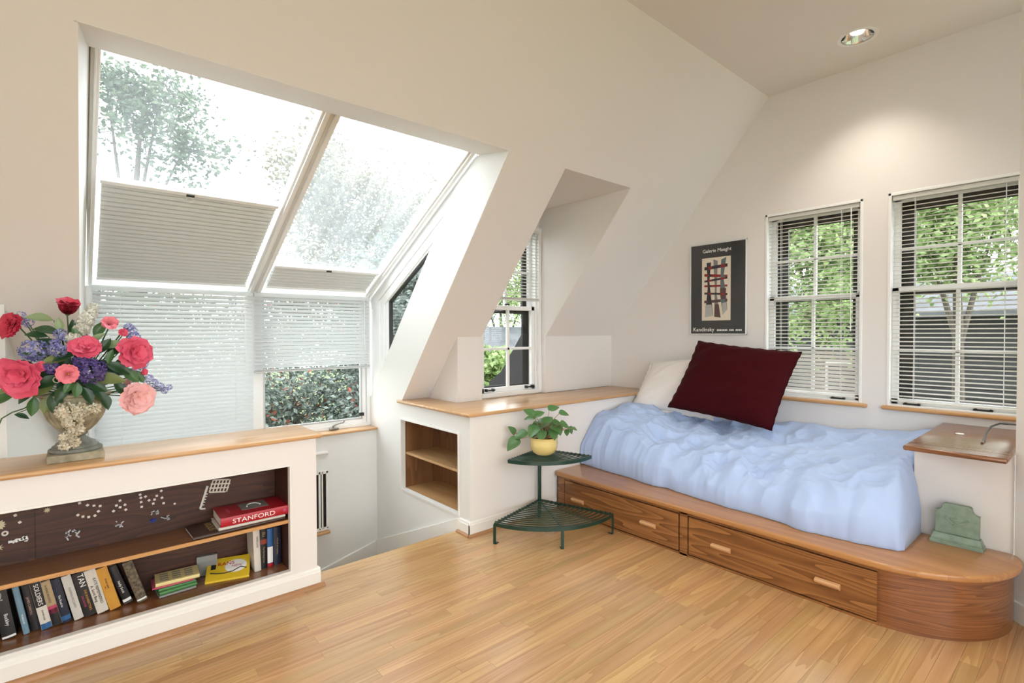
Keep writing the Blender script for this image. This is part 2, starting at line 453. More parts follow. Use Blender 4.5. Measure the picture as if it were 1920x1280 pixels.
# ------------------------------------------------------------------ flat ceiling with round holes for lamps
CANS = [(4.105, 1.155), (2.55, 1.155), (1.0, 1.155), (-0.55, 1.155), (2.0, -0.9), (-0.4, -0.9)]  # last two are unseen fill lamps added behind the camera
CR = 0.1
mb = MB()
hq = 0.16
ys_ = sorted(set([YMIN]+[c[1]-hq for c in CANS]+[c[1]+hq for c in CANS]+[YTOP]))
for ya, yb in zip(ys_[:-1], ys_[1:]):
    xs = [XMIN]
    hc = [c for c in CANS if abs(c[1]-(ya+yb)/2) < 0.01]
    for c in sorted(hc): xs += [c[0]-hq, c[0]+hq]
    xs.append(XG)
    for i in range(0, len(xs), 2):
        mb.box(xs[i], xs[i+1], ya, yb, ZC, ZC+0.05)
for cx, cy in CANS:
    n = 32; inn = []; outr = []
    for q in range(n):
        a = q*2*PI/n+PI/n; c, s_ = math.cos(a), math.sin(a); k = hq/max(abs(c), abs(s_))
        inn.append((cx+CR*c, cy+CR*s_, ZC)); outr.append((cx+k*c, cy+k*s_, ZC))
    # true corners stay closed
    mb.add(inn+outr, [(i, (i+1) % n, n+(i+1) % n, n+i) for i in range(n)])
    for sx in (-1, 1):
        for sy in (-1, 1):
            e1 = (cx+sx*hq, cy+sy*hq*0.8, ZC); e2 = (cx+sx*hq*0.8, cy+sy*hq, ZC); e3 = (cx+sx*hq, cy+sy*hq, ZC)
            mb.add([e1, e2, e3], [(0, 1, 2)])
mb.build('ceiling', WALL, kind='structure')

# ------------------------------------------------------------------ sloped ceiling
TH = 0.245*1.0
def offs(y, z, d):   # perpendicular outward offset of the slope line
    L = math.hypot(1, TAN); return (y+d*TAN/L, z+d*1/L)
def slope_full(ybot):
    a = (YTOP, ZC); b = (ybot, zS(ybot))
    return [a, b, offs(*b, TH), offs(*a, TH)]
mb = MB()
mb.prism(slope_full(YWB), 'x', XMIN, XKL)
mb.prism(slope_full(3.68), 'x', XKL, XL)
hb = (2.93, 2.757)
mb.prism([(YTOP, ZC), (yS(ZH), ZH), hb, (3.05, 2.86), (2.4, 3.45), offs(YTOP, ZC, TH)], 'x', XL, XR+.004)
mb.prism(slope_full(4.12), 'x', XR+.004, XK)
mb.prism(slope_full(Y0), 'x', XK, XD1-.004)
mb.prism([(YTOP, ZC), (yS(ZD), ZD), (3.0, ZD), offs(YTOP, ZC, TH)], 'x', XD1-.004, XD2+.004)
mb.prism(slope_full(Y0), 'x', XD2+.004, XG)
mb.build('ceiling_slope', WALL, kind='structure')

# small dormer: ceiling, cheeks, window wall
YWIN = 3.70
mb = MB()
mb.box(XD1-.12, XD2+.12, 3.0, YWIN+.12, ZD, ZD+.12)
ck = [(yS(ZD)+.003, ZD), (YWIN+.1, ZD), (YWIN+.1, zS(YWIN+.1)+.004)]
mb.prism(ck, 'x', XD1-.1, XD1)
mb.prism(ck, 'x', XD2, XD2+.1)
DW = (2.80, 3.50, 0.945, 2.47)
cells(mb, 'y', YWIN, YWIN+.1, [XD1-.1, XD2+.1], lambda x: 0.86, lambda x: ZD+.05, [DW])
mb.build('wall_dormer', WALL, kind='structure')

# dark shingled roof edge outside the small dormer
ROOFD = mat('dark_roof_shingle', (.03, .03, .032), .8)
mb = MB(); mb.prism([(3.83, .80), (4.5, .80), (4.5, .95), offs(Y0, ZL, TH+.03), offs(3.60, zS(3.60), TH+.03), (3.83, zS(3.83)+.1)], 'x', XD2-.01, XD2+.02)
mb.build('wall_roof_edge', ROOFD, kind='structure')
# knee walls either side of the small dormer and at the left
mb = MB()
tri = [(YK, ZL-.03), (YK, ZK), (Y0+.02, ZL-.03)]
mb.prism(tri, 'x', XK, XD1+.002); mb.prism(tri, 'x', XD2-.002, XG)
mb.build('wall_knee', WALL, kind='structure')
mb = MB(); mb.prism([(YK, -.2), (YK, ZK), (Y0, ZL), (Y0+.4, .42), (Y0+.4, -.2)], 'x', XMIN, XKL-.003)
mb.build('wall_knee_far', WALL, kind='structure')

# low wall under the ledge
mb = MB(); mb.box(XR+.035, XG, YF, YF+.05, 0, 0.882)
mb.build('wall_back', WALL, kind='structure')
NI = (3.205, 4.082, 0.124, 0.732)
mb = MB()
cells(mb, 'x', XR, XR+0.035, [YF, YWB+.3], lambda y: -1.7, lambda y: 0.884, [NI])
mb.prism([(4.074, .905), (4.074, .884), (4.70, .884), (3.222, 2.603), (2.93, 2.757), (yS(ZH)+.004, ZH+.0005)], 'x', XR, XR+.035)
mb.build('wall_stair_right', STAIRW, kind='structure')
mb = MB(); mb.box(XKL-.1, XR, YWB, YWB+.06, -1.7, 0.578)
mb.prism([(XKL, 3.47), (XKL, 3.60), (.089, 4.68), (.03, 4.68), (XKL-.06, 3.60), (XKL-.06, 3.47)], 'z', -1.7, 1.75)
mb.build('wall_stair_back', STAIRW, kind='structure')
# white lining of the dormer opening
mb = MB(); mb.prism([(yS(ZH)-.001, ZH-.0025), (2.93, 2.7545), (2.93, 2.757), (yS(ZH), ZH)], 'x', XL, XR)
P5 = [(XL+.001, yS(ZH), ZH), (.089, 3.0, 2.79), (.089, 4.68, 1.84), (XL+.001, 3.70, 1.36)]
mb.add(P5+[(p[0]-.012, p[1], p[2]) for p in P5], [(0, 1, 2, 3), (7, 6, 5, 4), (0, 4, 5, 1), (1, 5, 6, 2), (2, 6, 7, 3), (3, 7, 4, 0)])
P6 = [(XL+.001, 3.70, 1.36), (.089, 4.68, 1.84), (.089, 4.68, .55), (XL-.02, 4.45, .55)]
mb.add(P6+[(p[0]-.012, p[1], p[2]) for p in P6], [(0, 1, 2, 3), (7, 6, 5, 4), (0, 4, 5, 1), (1, 5, 6, 2), (2, 6, 7, 3), (3, 7, 4, 0)])
mb.build('trim_lining', STAIRW, kind='structure')
# skirt boards along the stair
mb = MB()
mb.prism([(3.19, .105), (3.30, .055), (YWB, -.485), (YWB, -.9), (3.19, -.3)], 'x', XR-.02, XR)
mb.build('baseboard_stair', WHITE, kind='structure', bevel=0.004)
mb = MB(); mb.prism([(XR-.02, -.483), (1.2, -.72), (1.2, -1.2), (XR-.02, -1.0)], 'y', YWB-.02, YWB)
mb.build('baseboard_stair_back', WHITE, kind='structure', bevel=0.004)
# baseboards of the low wall
def base_prof(y, s=-1, h=0.108):
    return [(y, 0), (y+s*.016, 0), (y+s*.016, h-.025), (y+s*.012, h-.02), (y+s*.010, h-.008), (y+s*.004, h), (y, h)]
mb = MB(); mb.prism(base_prof(YF), 'x', XR-.016, 3.11); mb.build('baseboard_back', WHITE, kind='structure')
mb = MB(); mb.prism(base_prof(XR, h=.1075), 'y', YF-.0152, 3.188); mb.build('baseboard_niche', WHITE, kind='structure')
def quarter(c, s=-1, r=0.019):
    return [(c, 0)]+[(c+s*r*math.cos(a), r*math.sin(a)) for a in [i*PI/12 for i in range(7)]]
mb = MB(); mb.prism(quarter(YF-.016), 'x', XR-.034, 3.11); mb.prism(quarter(XR-.016, r=.0185), 'y', YF-.0345, 3.20)
mb.build('trim_1', SHOEW, kind='structure', smooth=True)

# ledge board on the low wall
def nosed(x0, x1, y0, y1, z0, z1, sides, r=None):
    return MB().box(x0, x1, y0, y1, z0, z1)
led = thing('ledge_board', (3.4, 3.3, ZL-.025), 'long oak ledge board capping the low wall below the small dormer window', 'ledge')
mb = MB(); mb.prism([(XR-.028, 3.032), (4.555, 3.032), (4.555, YK), (XD2, YK), (XD2, YWIN), (XD1, YWIN), (XD1, YK), (XK, YK), (XK, 4.10), (XR-.028, 4.13)], 'z', ZL-.027, ZL)
mb.build('board', LEDGEW, led, bevel=0.011, seg=3, smooth=True)
MB().box(2.80, 4.5, YK-.012, YK-.004, ZL, ZL+.0012).build('vent_slot', DARKGAP, led)

# niche: oak lined shelves in the stair wall
nic = thing('wall_niche', (2.4, 3.64, NI[2]), 'oak lined open niche with one shelf in the white stair wall', 'shelf')
y0, y1, z0, z1 = NI; xb = 2.60; xf = XR+.036
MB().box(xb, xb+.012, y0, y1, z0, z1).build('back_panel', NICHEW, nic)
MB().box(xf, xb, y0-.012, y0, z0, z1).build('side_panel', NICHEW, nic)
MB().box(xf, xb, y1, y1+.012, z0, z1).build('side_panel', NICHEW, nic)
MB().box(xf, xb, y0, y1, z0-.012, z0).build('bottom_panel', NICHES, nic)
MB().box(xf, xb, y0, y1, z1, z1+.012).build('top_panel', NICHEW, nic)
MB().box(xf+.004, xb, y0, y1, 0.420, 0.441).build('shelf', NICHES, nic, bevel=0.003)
mb = MB()
for (a, b, c, d) in ((y0-.012, y1+.012, z1, z1+.012), (y0-.012, y1+.012, z0-.014, z0), (y0-.012, y0, z0, z1), (y1, y1+.012, z0, z1)):
    mb.box(XR-.010, XR, a, b, c, d)
mb.build('face_trim', WHITE, nic)

# ------------------------------------------------------------------ rest of the room behind the camera; window openings added for fill light
mb = MB(); cells(mb, 'y', YMIN-.12, YMIN, [XMIN-.1, 2.96], lambda x: -.2, lambda x: ZC+.05, [(-2.45, 0.05, 0.35, 3.2), (0.3, 2.8, 0.35, 3.2)])
mb.build('wall_front', WALL, kind='structure')
mb = MB(); cells(mb, 'x', XMIN-.12, XMIN, [YMIN, YK], lambda x: -.2, lambda y: ZC+.05, [(-2.4, -0.1, 0.35, 3.2)])
mb.build('wall_left', WALL, kind='structure')
def fill_window(name, ax, c, u0, u1, v0, v1):  # unseen window, added to let sky light fill the room
    wn = struct(name, ((u0+u1)/2, c, v0) if ax == 'y' else (c, (u0+u1)/2, v0))
    def bx(a, b, d, e, t0, t1):
        m_ = MB()
        return m_.box(a, b, t0, t1, d, e) if ax == 'y' else m_.box(t0, t1, a, b, d, e)
    for a, b, d, e in ((u0, u0+.05, v0, v1), (u1-.05, u1, v0, v1), (u0, u1, v0, v0+.05), (u0, u1, v1-.05, v1), ((u0+u1)/2-.03, (u0+u1)/2+.03, v0, v1)):
        bx(a, b, d, e, c-.05, c).build('frame', FRAMEW, wn)
    bx(u0+.05, (u0+u1)/2-.03, v0+.05, v1-.05, c-.03, c-.026).build('pane', GLASS, wn)
    bx((u0+u1)/2+.03, u1-.05, v0+.05, v1-.05, c-.03, c-.026).build('pane', GLASS, wn)
fill_window('fill_window_1', 'y', YMIN-.03, -2.45, 0.05, .35, 3.2)
fill_window('fill_window_2', 'y', YMIN-.03, 0.3, 2.8, .35, 3.2)
fill_window('fill_window_3', 'x', XMIN-.03, -2.4, -0.1, .35, 3.2)

# ------------------------------------------------------------------ glazed dormer over the stairs
SL = math.atan(0.5444); cS, sS = math.cos(SL), math.sin(SL)
GT = Vector((0, 3.04, 2.806))                    # top of the glass slope
ET = Vector((0, cS, -sS)); EN = Vector((0, sS, cS)); EX = Vector((1, 0, 0))
SLEN = (4.76-3.04)/cS
def sl(mb, x0, x1, s0, s1, n0, n1): return mb.obox(GT, EX, ET, EN, (x0, x1), (s0, s1), (n0, n1))
YV = 4.70                                         # plane of the upright windows
for name, x0, x1, gm in (('window_1', 0.089, 1.18, SKYGLASS), ('window_2', 1.18, 2.218, SKYGLASS2)):
    wn = struct(name, ((x0+x1)/2, 3.9, 2.3))
    lw = 0.038 if name == 'window_1' else 0.055
    rw = 0.055 if name == 'window_1' else 0.055
    for k, (a, b) in enumerate(((x0, x0+lw), (x1-rw, x1))):
        m_ = MB(); sl(m_, a, b, -0.1, SLEN+.02, -0.055, 0.03); m_.build('side_rail', FRAMEW, wn, bevel=0.004)
        m_ = MB(); sl(m_, a+.014, b-.014, -0.1, SLEN, -0.075, -0.055); m_.build('bead', FRAMEW, wn, bevel=0.003)
    m_ = MB(); sl(m_, x0, x1, -0.1, -0.01, -0.02, 0.03); m_.build('top_rail', FRAMEW, wn)
    m_ = MB(); sl(m_, x0, x1, SLEN-.035, SLEN+.02, -0.05, 0.03); m_.build('bottom_rail', FRAMEW, wn, bevel=0.004)
    m_ = MB(); sl(m_, x0+lw-.01, x1-rw+.01, -0.02, SLEN, 0.0, 0.006); m_.build('pane', gm, wn)

# side frame and side window on the right
wn = struct('window_3', (XR, 4.2, 1.3))
side = [(2.93, 2.757), (3.04, 2.84), (4.77, 1.88), (4.77, .55), (4.381, .55), (4.381, 1.79), (3.543, 2.233), (3.222, 2.603)]
MB().prism(side, 'x', XR+.03, XR+.07).build('side_frame', FRAMEW, wn)
m_ = MB(); m_.obox(GT, EX, ET, EN, (XR+.012, XR+.03), (-.05, SLEN), (-.165, -.06)); m_.build('frame_step', FRAMEW, wn, bevel=0.004)
m_ = MB(); m_.obox(GT, EX, ET, EN, (XR+.020, XR+.03), (.0, SLEN-.1), (-.245, -.165)); m_.build('frame_step', FRAMEW, wn, bevel=0.003)
MB().box(XR+.0105, XR+.03, 4.52, 4.66, .6, 1.80).build('post_step', FRAMEW, wn, bevel=0.004)
MB().box(XR+.0185, XR+.03, 4.44, 4.52, .6, 1.80).build('post_step', FRAMEW, wn, bevel=0.003)
m_ = MB()
for p, q in (((3.543, 2.233), (4.381, 1.79)),):
    e = Vector((0, q[0]-p[0], q[1]-p[1])); L_ = e.length; e.normalize(); nn = Vector((0, -e.z, e.y))
    m_.obox((XR+.07, *p), (1, 0, 0), e, nn, (-.03, 0), (0, L_), (-.016, .0))
m_.box(XR+.04, XR+.07, 4.363, 4.381, 1.1, 1.79)
m_.build('gasket', BLACKF, wn)
MB().prism([(3.40, 2.31), (4.39, 1.79), (4.39, 1.05)], 'x', XR+.055, XR+.058).build('pane', GLASS, wn)
# upright windows
def rect_frame(parent, name, x0, x1, z0, z1, y0, y1, w, m, wb=None):
    wb = wb or w
    MB().box(x0, x0+w, y0, y1, z0, z1).build(name+'_stile', m, parent, bevel=.003)
    MB().box(x1-w, x1, y0, y1, z0, z1).build(name+'_stile', m, parent, bevel=.003)
    MB().box(x0+w, x1-w, y0, y1, z0, z0+wb).build(name+'_rail', m, parent, bevel=.003)
    MB().box(x0+w, x1-w, y0, y1, z1-w, z1).build(name+'_rail', m, parent, bevel=.003)
wn = struct('window_4', (0.6, YV, .6))
rect_frame(wn, 'frame', .09, 1.185, .60, 1.87, YV, YV+.07, .06, FRAMEW)
MB().box(.14, 1.13, YV+.035, YV+.04, .65, 1.82).build('pane', GLASS, wn)
MB().box(.0895, .108, 4.60, 4.70, .6, 1.83).build('post_step', FRAMEW, wn, bevel=0.004)
wn = struct('window_5', (1.7, YV, .6))
rect_frame(wn, 'frame', 1.185, XR, .60, 1.87, YV, YV+.07, .035, FRAMEW)
rect_frame(wn, 'sash', 1.215, 2.175, .635, 1.84, YV+.015, YV+.055, .035, FRAMEW, .032)
rect_frame(wn, 'screen_frame', 1.25, 2.14, .667, 1.81, YV+.02, YV+.05, .016, SASHG)
MB().box(1.255, 2.135, YV+.036, YV+.04, .675, 1.80).build('pane', GLASS, wn)
m_ = MB(); m_.box(1.80, 1.885, YV-.045, YV-.012, .604, .622); m_.build('crank_base', GREYM, wn, bevel=.005)
m_ = MB(); m_.tube([(1.835, YV-.03, .622), (1.835, YV-.035, .642), (1.87, YV-.04, .655), (1.93, YV-.04, .664), (1.935, YV-.04, .678)], [.011, .009, .006, .005, .008], 8)
m_.build('crank_handle', GREYM, wn, smooth=True)
MB().box(2.10, 2.15, YV-.006, YV+.02, .70, .73).build('latch', BLACK, wn, bevel=.003)
MB().box(1.14, 1.23, YV-.005, YV+.05, .60, 1.86).build('mullion', FRAMEW, wn, bevel=.004)
# header between upright and sloped glass
MB().box(XL+.01, XR, YV-.01, YV+.08, 1.838, 1.90).build('trim_2', FRAMEW, kind='structure', bevel=.004)
sill = MB(); sill.box(XKL, XR-.001, 4.545, YV+.02, .578, .601)
sill.build('trim_3', LEDGEW, kind='structure', bevel=.009, seg=3, smooth=True)

# narrow framed slot in the stair wall
wn = thing('wall_grille', (1.6, YWB, -.25), 'narrow white framed grille with black slots in the stair wall beside the bookcase', 'grille')
MB().box(1.25, 1.735, YWB-.006, YWB-.001, -.245, .26).build('dark_slot', DARKGAP, wn)
for a, b in [(1.24, 1.26)]+[(1.29+.0405*i, 1.302+.0405*i) for i in range(9)]+[(1.655, 1.672), (1.682, 1.694), (1.722, 1.738)]:
    MB().box(a, b, YWB-.02, YWB-.006, -.25, .27).build('bar', WHITE, wn, bevel=.002)
MB().box(1.24, 1.738, YWB-.02, YWB-.006, .245, .275).build('top_rail', WHITE, wn, bevel=.002)
MB().box(1.24, 1.738, YWB-.02, YWB-.006, -.262, -.235).build('bottom_rail', WHITE, wn, bevel=.002)
MB().box(1.22, 1.75, YWB-.05, YWB, -.292, -.266).build('sill', LEDGEW, wn, bevel=.009)
MB().box(1.22, 1.745, YWB-.03, YWB, .42, .445).build('rod', WHITE, wn, bevel=.008)
# ------------------------------------------------------------------ blinds
def slat_mesh(name, length, width, m, camber=0.22, th=0.0007):
    """curved thin slat lying along local X, width along local Y"""
    mb = MB(); top = []; n = 4
    pr = [(-width/2+width*i/n, camber*width*(1-((2*i/n)-1)**2)) for i in range(n+1)]
    poly = pr+[(a, b-th) for a, b in reversed(pr)]
    mb.prism(poly, 'x', 0, length)
    return mb.mesh(name, m)
def blind(name, label, group, o, ex, en, length, ztop, zbot, pitch, width, tilt, m, cords, wand=None, hr=0.03, stack=0, bottom_gap=True):
    """o: left top corner on the slat plane; ex along the slats, en toward the room"""
    o = Vector(o); ex = Vector(ex); en = Vector(en); ez = Vector((0, 0, 1))
    base = o+ex*length/2; base.z = zbot
    t = thing(name, base, label, 'blind', group)
    P = lambda a, b, c: o+ex*a+en*b+ez*(c-o.z)
    MB().obox((o.x, o.y, 0), ex, en, ez, (0, length), (-.016, .016), (ztop-hr, ztop)).build('headrail', m, t, bevel=.003)
    n = int((ztop-hr-zbot-.012)/pitch)
    sm = slat_mesh('slat', length-.008, width, m)
    for i in range(n):
        z = ztop-hr-pitch*(i+.6)
        a = tilt(z, i) if callable(tilt) else tilt
        yv = (en*math.cos(a)-ez*math.sin(a)); zv = ex.cross(yv)
        inst('slat', sm, t, P(.004, 0, z), frame_quat(ex, yv, zv))
    for k in range(stack):
        inst('slat', sm, t, P(.004, 0, zbot+.016+k*.0035), frame_quat(ex, en, ex.cross(en)))
    MB().obox((o.x, o.y, 0), ex, en, ez, (0, length), (-width*.42, width*.42), (zbot, zbot+.012)).build('bottom_rail', m, t, bevel=.003)
    for c in cords:
        MB().tube([P(c, width*.5, zbot+.01), P(c, width*.5, ztop-hr)], .0014, 5).build('ladder_cord', CORD, t)
        MB().tube([P(c, -width*.5, zbot+.01), P(c, -width*.5, ztop-hr)], .0014, 5).build('ladder_cord', CORD, t)
    if wand:
        MB().tube([P(wand[0], .028, ztop-hr), P(wand[0]+.003, .03, wand[1])], .0035, 6).build('tilt_wand', CORD, t)
    return t

X_, nX = Vector((1, 0, 0)), Vector((0, -1, 0))
blind('venetian_blind', 'white venetian blind lowered fully over the tall window behind the flower urn', 'white venetian blinds',
      (.122, 4.655, 1.82), X_, nX, 1.038, 1.832, .625, .0315, .036, lambda z, i: math.radians(54), BLIND, (.16, .9), (.97, 1.25))
blind('venetian_blind', 'white venetian blind half raised above the crank window, bushes visible below it', 'white venetian blinds',
      (1.167, 4.655, 1.82), X_, nX, 1.025, 1.832, 1.165, .0315, .036, lambda z, i: math.radians(50), BLIND, (.14, .88), (.96, 1.32), stack=3)

# gable windows -----------------------------------------------------
def gable_window(name, y0, y1, z0, z1, zmid, zup, zlo):
    wn = struct(name, (XG+.05, (y0+y1)/2, z0))
    def bx(nm, a, b, c, d, e, f, m, bev=.002): return MB().box(XG+e, XG+f, a, b, c, d).build(nm, m, wn, bevel=bev)
    # jamb liner
    bx('jamb', y0, y0+.018, z0, z1, -.004, .15, FRAMEW); bx('jamb', y1-.018, y1, z0, z1, -.004, .15, FRAMEW)
    bx('head_jamb', y0, y1, z1-.02, z1, -.004, .15, FRAMEW); bx('stool', y0, y1, z0, z0+.012, .0, .15, FRAMEW)
    for nm, za, zb, x0, zm in (('upper', zmid-.012, z1-.02, .085, zup), ('lower', z0+.012, zmid+.018, .05, zlo)):
        a, b = y0+.018, y1-.018
        bx(nm+'_stile', a, a+.04, za, zb, x0, x0+.032, FRAMEW); bx(nm+'_stile', b-.04, b, za, zb, x0, x0+.032, FRAMEW)
        bx(nm+'_rail', a, b, za, za+(.04 if nm == 'lower' else .03), x0, x0+.032, FRAMEW); bx(nm+'_rail', a, b, zb-.035, zb, x0, x0+.032, FRAMEW)
        c = (a+b)/2
        bx(nm+'_muntin', c-.011, c+.011, za, zb, x0+.003, x0+.029, FRAMEW)
        bx(nm+'_muntin', a, b, zm-.011, zm+.011, x0+.003, x0+.029, FRAMEW)
        for (ya, yb) in ((a+.03, c), (c, b-.03)):
            for (zc, zd) in ((za+.03, zm), (zm, zb-.03)):
                bx('pane', ya, yb, zc, zd, x0+.014, x0+.017, GLASS, 0)
    # black storm frame outside
    for a, b, c, d in ((y0, y0+.10, z0, z1), (y1-.135, y1, z0, z1), (y0, y1, z1-.125, z1), (y0, y1, z0, z0+.05), (y0, y1, zmid-.03, zmid+.005)):
        bx('storm_frame', a, b, c, d, .135, .158, BLACKF, 0)
    return wn
gable_window('window_6', WL[0], WL[1], WL[2], WL[3], 1.78, 2.095, 1.36)
gable_window('window_7', WR[0], WR[1], WR[2], WR[3], 1.80, 2.10, 1.36)
for i, (a, b) in enumerate(((1.195, 2.0), (0.31, 1.105))):
    MB().box(XG-.035, XG+.05, a, b, .925, .953).build('trim_%d' % (4+i), LEDGEY, kind='structure', bevel=.011, seg=3, smooth=True)
def lift(y, z, x=None, parent=None):
    pass
Yv, nY = Vector((0, -1, 0)), Vector((-1, 0, 0))
blind('venetian_blind', 'cream venetian blind with sagging closed lower slats, in the window behind the maroon pillow', 'white venetian blinds',
      (XG+.022, 1.932, 2.47), Yv, nY, .672, 2.475, .985, .0305, .026,
      lambda z, i: math.radians(8) if z > 1.33 else math.radians(62), BLINDW, (.1, .55), (.62, 1.5))
blind('venetian_blind', 'white venetian blind with open slats in the window above the small oak desk top', 'white venetian blinds',
      (XG+.022, 1.052, 2.475), Yv, nY, .735, 2.48, .985, .0305, .026, math.radians(9), BLINDW, (.13, .6), (.66, 1.6))
for y_, x_ in ((1.40, XG+.03), (.93, XG+.03), (.55, XG+.03)):
    wn = bpy.data.objects['window_6' if y_ > 1.2 else 'window_7']
    m_ = MB(); m_.box(x_-.012, x_+.02, y_-.045, y_-.032, .966, .985); m_.box(x_-.012, x_+.02, y_+.032, y_+.045, .966, .985); m_.box(x_-.02, x_-.008, y_-.05, y_+.05, .968, .98)
    m_.build('sash_lift', BLACK, wn, bevel=.002)

# small dormer window ------------------------------------------------
wn = struct('window_11', (3.15, YWIN, DW[2]))
x0, x1, z0, z1 = DW
def bxd(nm, a, b, c, d, e, f, m, bev=.002): return MB().box(a, b, YWIN+e, YWIN+f, c, d).build(nm, m, wn, bevel=bev)
bxd('casing', x1, XD2-.002, ZL+.001, z1+.04, -.03, 0, FRAMEW); bxd('casing', XD1+.002, x0, ZL+.001, z1+.04, -.03, 0, FRAMEW)
bxd('casing', XD1+.002, XD2-.002, z1, z1+.05, -.034, 0, FRAMEW); bxd('casing', x0, x1, ZL+.001, z0, -.03, .0, FRAMEW)
bxd('jamb', x1-.02, x1, z0, z1, 0, .1, FRAMEW); bxd('jamb', x0, x0+.02, z0, z1, 0, .1, FRAMEW)
zm_ = 1.74
for nm, za, zb, y0_, zmm in (('upper', zm_-.03, z1, .055, 2.08), ('lower', z0, zm_+.01, .015, 1.345)):
    a, b = x0+.02, x1-.02
    bxd(nm+'_stile', a, a+.036, za, zb, y0_, y0_+.035, FRAMEW); bxd(nm+'_stile', b-.036, b, za, zb, y0_, y0_+.035, FRAMEW)
    bxd(nm+'_rail', a, b, za, za+.042, y0_, y0_+.035, FRAMEW); bxd(nm+'_rail', a, b, zb-.04, zb, y0_, y0_+.035, FRAMEW)
    c = (a+b)/2
    bxd(nm+'_muntin', c-.013, c+.013, za, zb, y0_+.003, y0_+.03, FRAMEW); bxd(nm+'_muntin', a, b, zmm-.012, zmm+.012, y0_+.003, y0_+.03, FRAMEW)
    for (xa, xb_) in ((a+.03, c), (c, b-.03)):
        for (zc, zd) in ((za+.03, zmm), (zmm, zb-.03)):
            bxd('pane', xa, xb_, zc, zd, y0_+.014, y0_+.017, GLASS, 0)
for a, b, c, d in ((x0, x0+.07, z0, z1), (x1-.10, x1, z0, z1), (x0, x1, zm_-.06, zm_), (x0, x1, z0, z0+.05)):
    bxd('storm_frame', a, b, c, d, .1, .12, BLACKF, 0)
for xc in (2.905, 3.395):
    m_ = MB(); m_.box(xc-.045, xc-.032, YWIN-.02, YWIN+.015, .958, .985); m_.box(xc+.032, xc+.045, YWIN-.02, YWIN+.015, .958, .985); m_.box(xc-.05, xc+.05, YWIN-.028, YWIN-.016, .966, .977)
    m_.build('sash_lift', BLACK, wn, bevel=.002)
MB().box(3.10, 3.15, YWIN-.005, YWIN+.015, 1.752, 1.768).build('sash_lock', BLACK, wn, bevel=.003)
blind('venetian_blind', 'short white venetian blind over the upper sash of the small dormer window', 'white venetian blinds',
      (2.80, YWIN-.02, 2.46), X_, nX, .705, 2.485, 1.80, .0305, .026, math.radians(14), BLINDW, (.12, .58), (.64, 2.0), stack=4)

# pleated shades under the sloped glass -------------------------------
def pleated(label, x0, x1, s0, s1, xh):
    b_ = GT+EX*((x0+x1)/2)+ET*s1
    t = thing('pleated_shade', b_, label, 'shade', 'grey pleated skylight shades')
    m_ = MB(); n = int((s1-s0)/.041); vs = []
    rows = []
    for i in range(n):
        for t_ in (0, .08, .25, .5, .75, .92): rows.append((i+t_, math.sin(PI*t_)**.55 if t_ else 0.0))
    rows.append((n, 0.0)); R = len(rows)
    for sg in (-1, 1):
        for q, b in rows:
            for x in (x0, x1): vs.append(GT+EX*x+ET*(s0+(s1-s0)*q/n)+EN*(-.026+sg*(.001+.019*b)))
    k = 2*R; fs = []
    for i in range(R-1):
        fs.append((2*i, 2*i+1, 2*i+3, 2*i+2)); fs.append((k+2*i, k+2*i+2, k+2*i+3, k+2*i+1))
    m_.add(vs, fs); m_.build('pleated_fabric', SHADE, t, recalc=False)
    m_ = MB(); sl(m_, x0-.008, x1+.008, s0-.03, s0, -.052, -.012); m_.build('top_rail', FRAMEW, t, bevel=.004)
    m_ = MB(); sl(m_, x0-.004, x1+.004, s1-.02, s1, -.055, -.015); m_.build('bottom_rail', FRAMEW, t, bevel=.003)
    m_ = MB(); sl(m_, xh-.022, xh+.022, s0-.02, s0-.006, -.062, -.052); m_.build('catch', BLACK, t, bevel=.003)
    c = GT+EX*xh+ET*(s0+.018)+EN*-.062
    m_ = MB(); m_.tube([c+(EX*math.cos(a)+ET*math.sin(a))*.02 for a in [i*PI/8 for i in range(17)]], .0022, 6)
    m_.build('pull_ring', CORD, t)
    return t
yt = lambda y: (y-3.04)/cS
pleated('grey pleated shade drawn halfway across the left slanted skylight', .152, 1.098, yt(3.79), yt(4.66), .585)
pleated('grey pleated shade drawn up narrow at the foot of the right slanted skylight', 1.262, 2.142, yt(4.40), yt(4.66), 1.69)

# ------------------------------------------------------------------ bookcase in the half wall
BC = thing('bookcase', (0.0, 3.24, 0), 'white half wall bookcase with dark oak interior and oak top board', 'bookcase')
bx0 = -1.3; ox0, ox1, oz0, oz1 = -1.2, .945, .132, .736; BKY = 3.345
MB().box(ox1, XB, YF, YF+.03, 0, .88).build('front_stile', WALL, BC)
MB().box(bx0, ox0, YF, YF+.03, 0, .88).build('front_stile', WALL, BC)
MB().box(ox0, ox1, YF, YF+.03, oz1, .88).build('front_header', WALL, BC)
MB().box(ox0, ox1, YF, YF+.03, 0, oz0).build('front_plinth', WALL, BC)
MB().box(XB-.03, XB, YF+.03, 3.43, 0, .88).build('end_panel', WALL, BC)
MB().box(bx0, XB, 3.40, 3.43, -.3, .88).build('rear_panel', STAIRW, BC)
m_ = MB()
for a, b, c, d in ((ox0-.012, ox1+.012, oz1, oz1+.012), (ox1, ox1+.012, oz0, oz1), (ox0-.012, ox1+.012, oz0-.012, oz0)):
    m_.box(a, b, YF-.006, YF, c, d)
m_.build('opening_bead', WHITE, BC, bevel=.002)
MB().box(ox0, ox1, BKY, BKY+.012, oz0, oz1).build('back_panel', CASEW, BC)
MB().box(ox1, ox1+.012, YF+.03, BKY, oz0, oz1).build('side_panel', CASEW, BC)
MB().box(ox0, ox1+.012, YF+.03, BKY, oz1, oz1+.01).build('ceiling_panel', CASEW, BC)
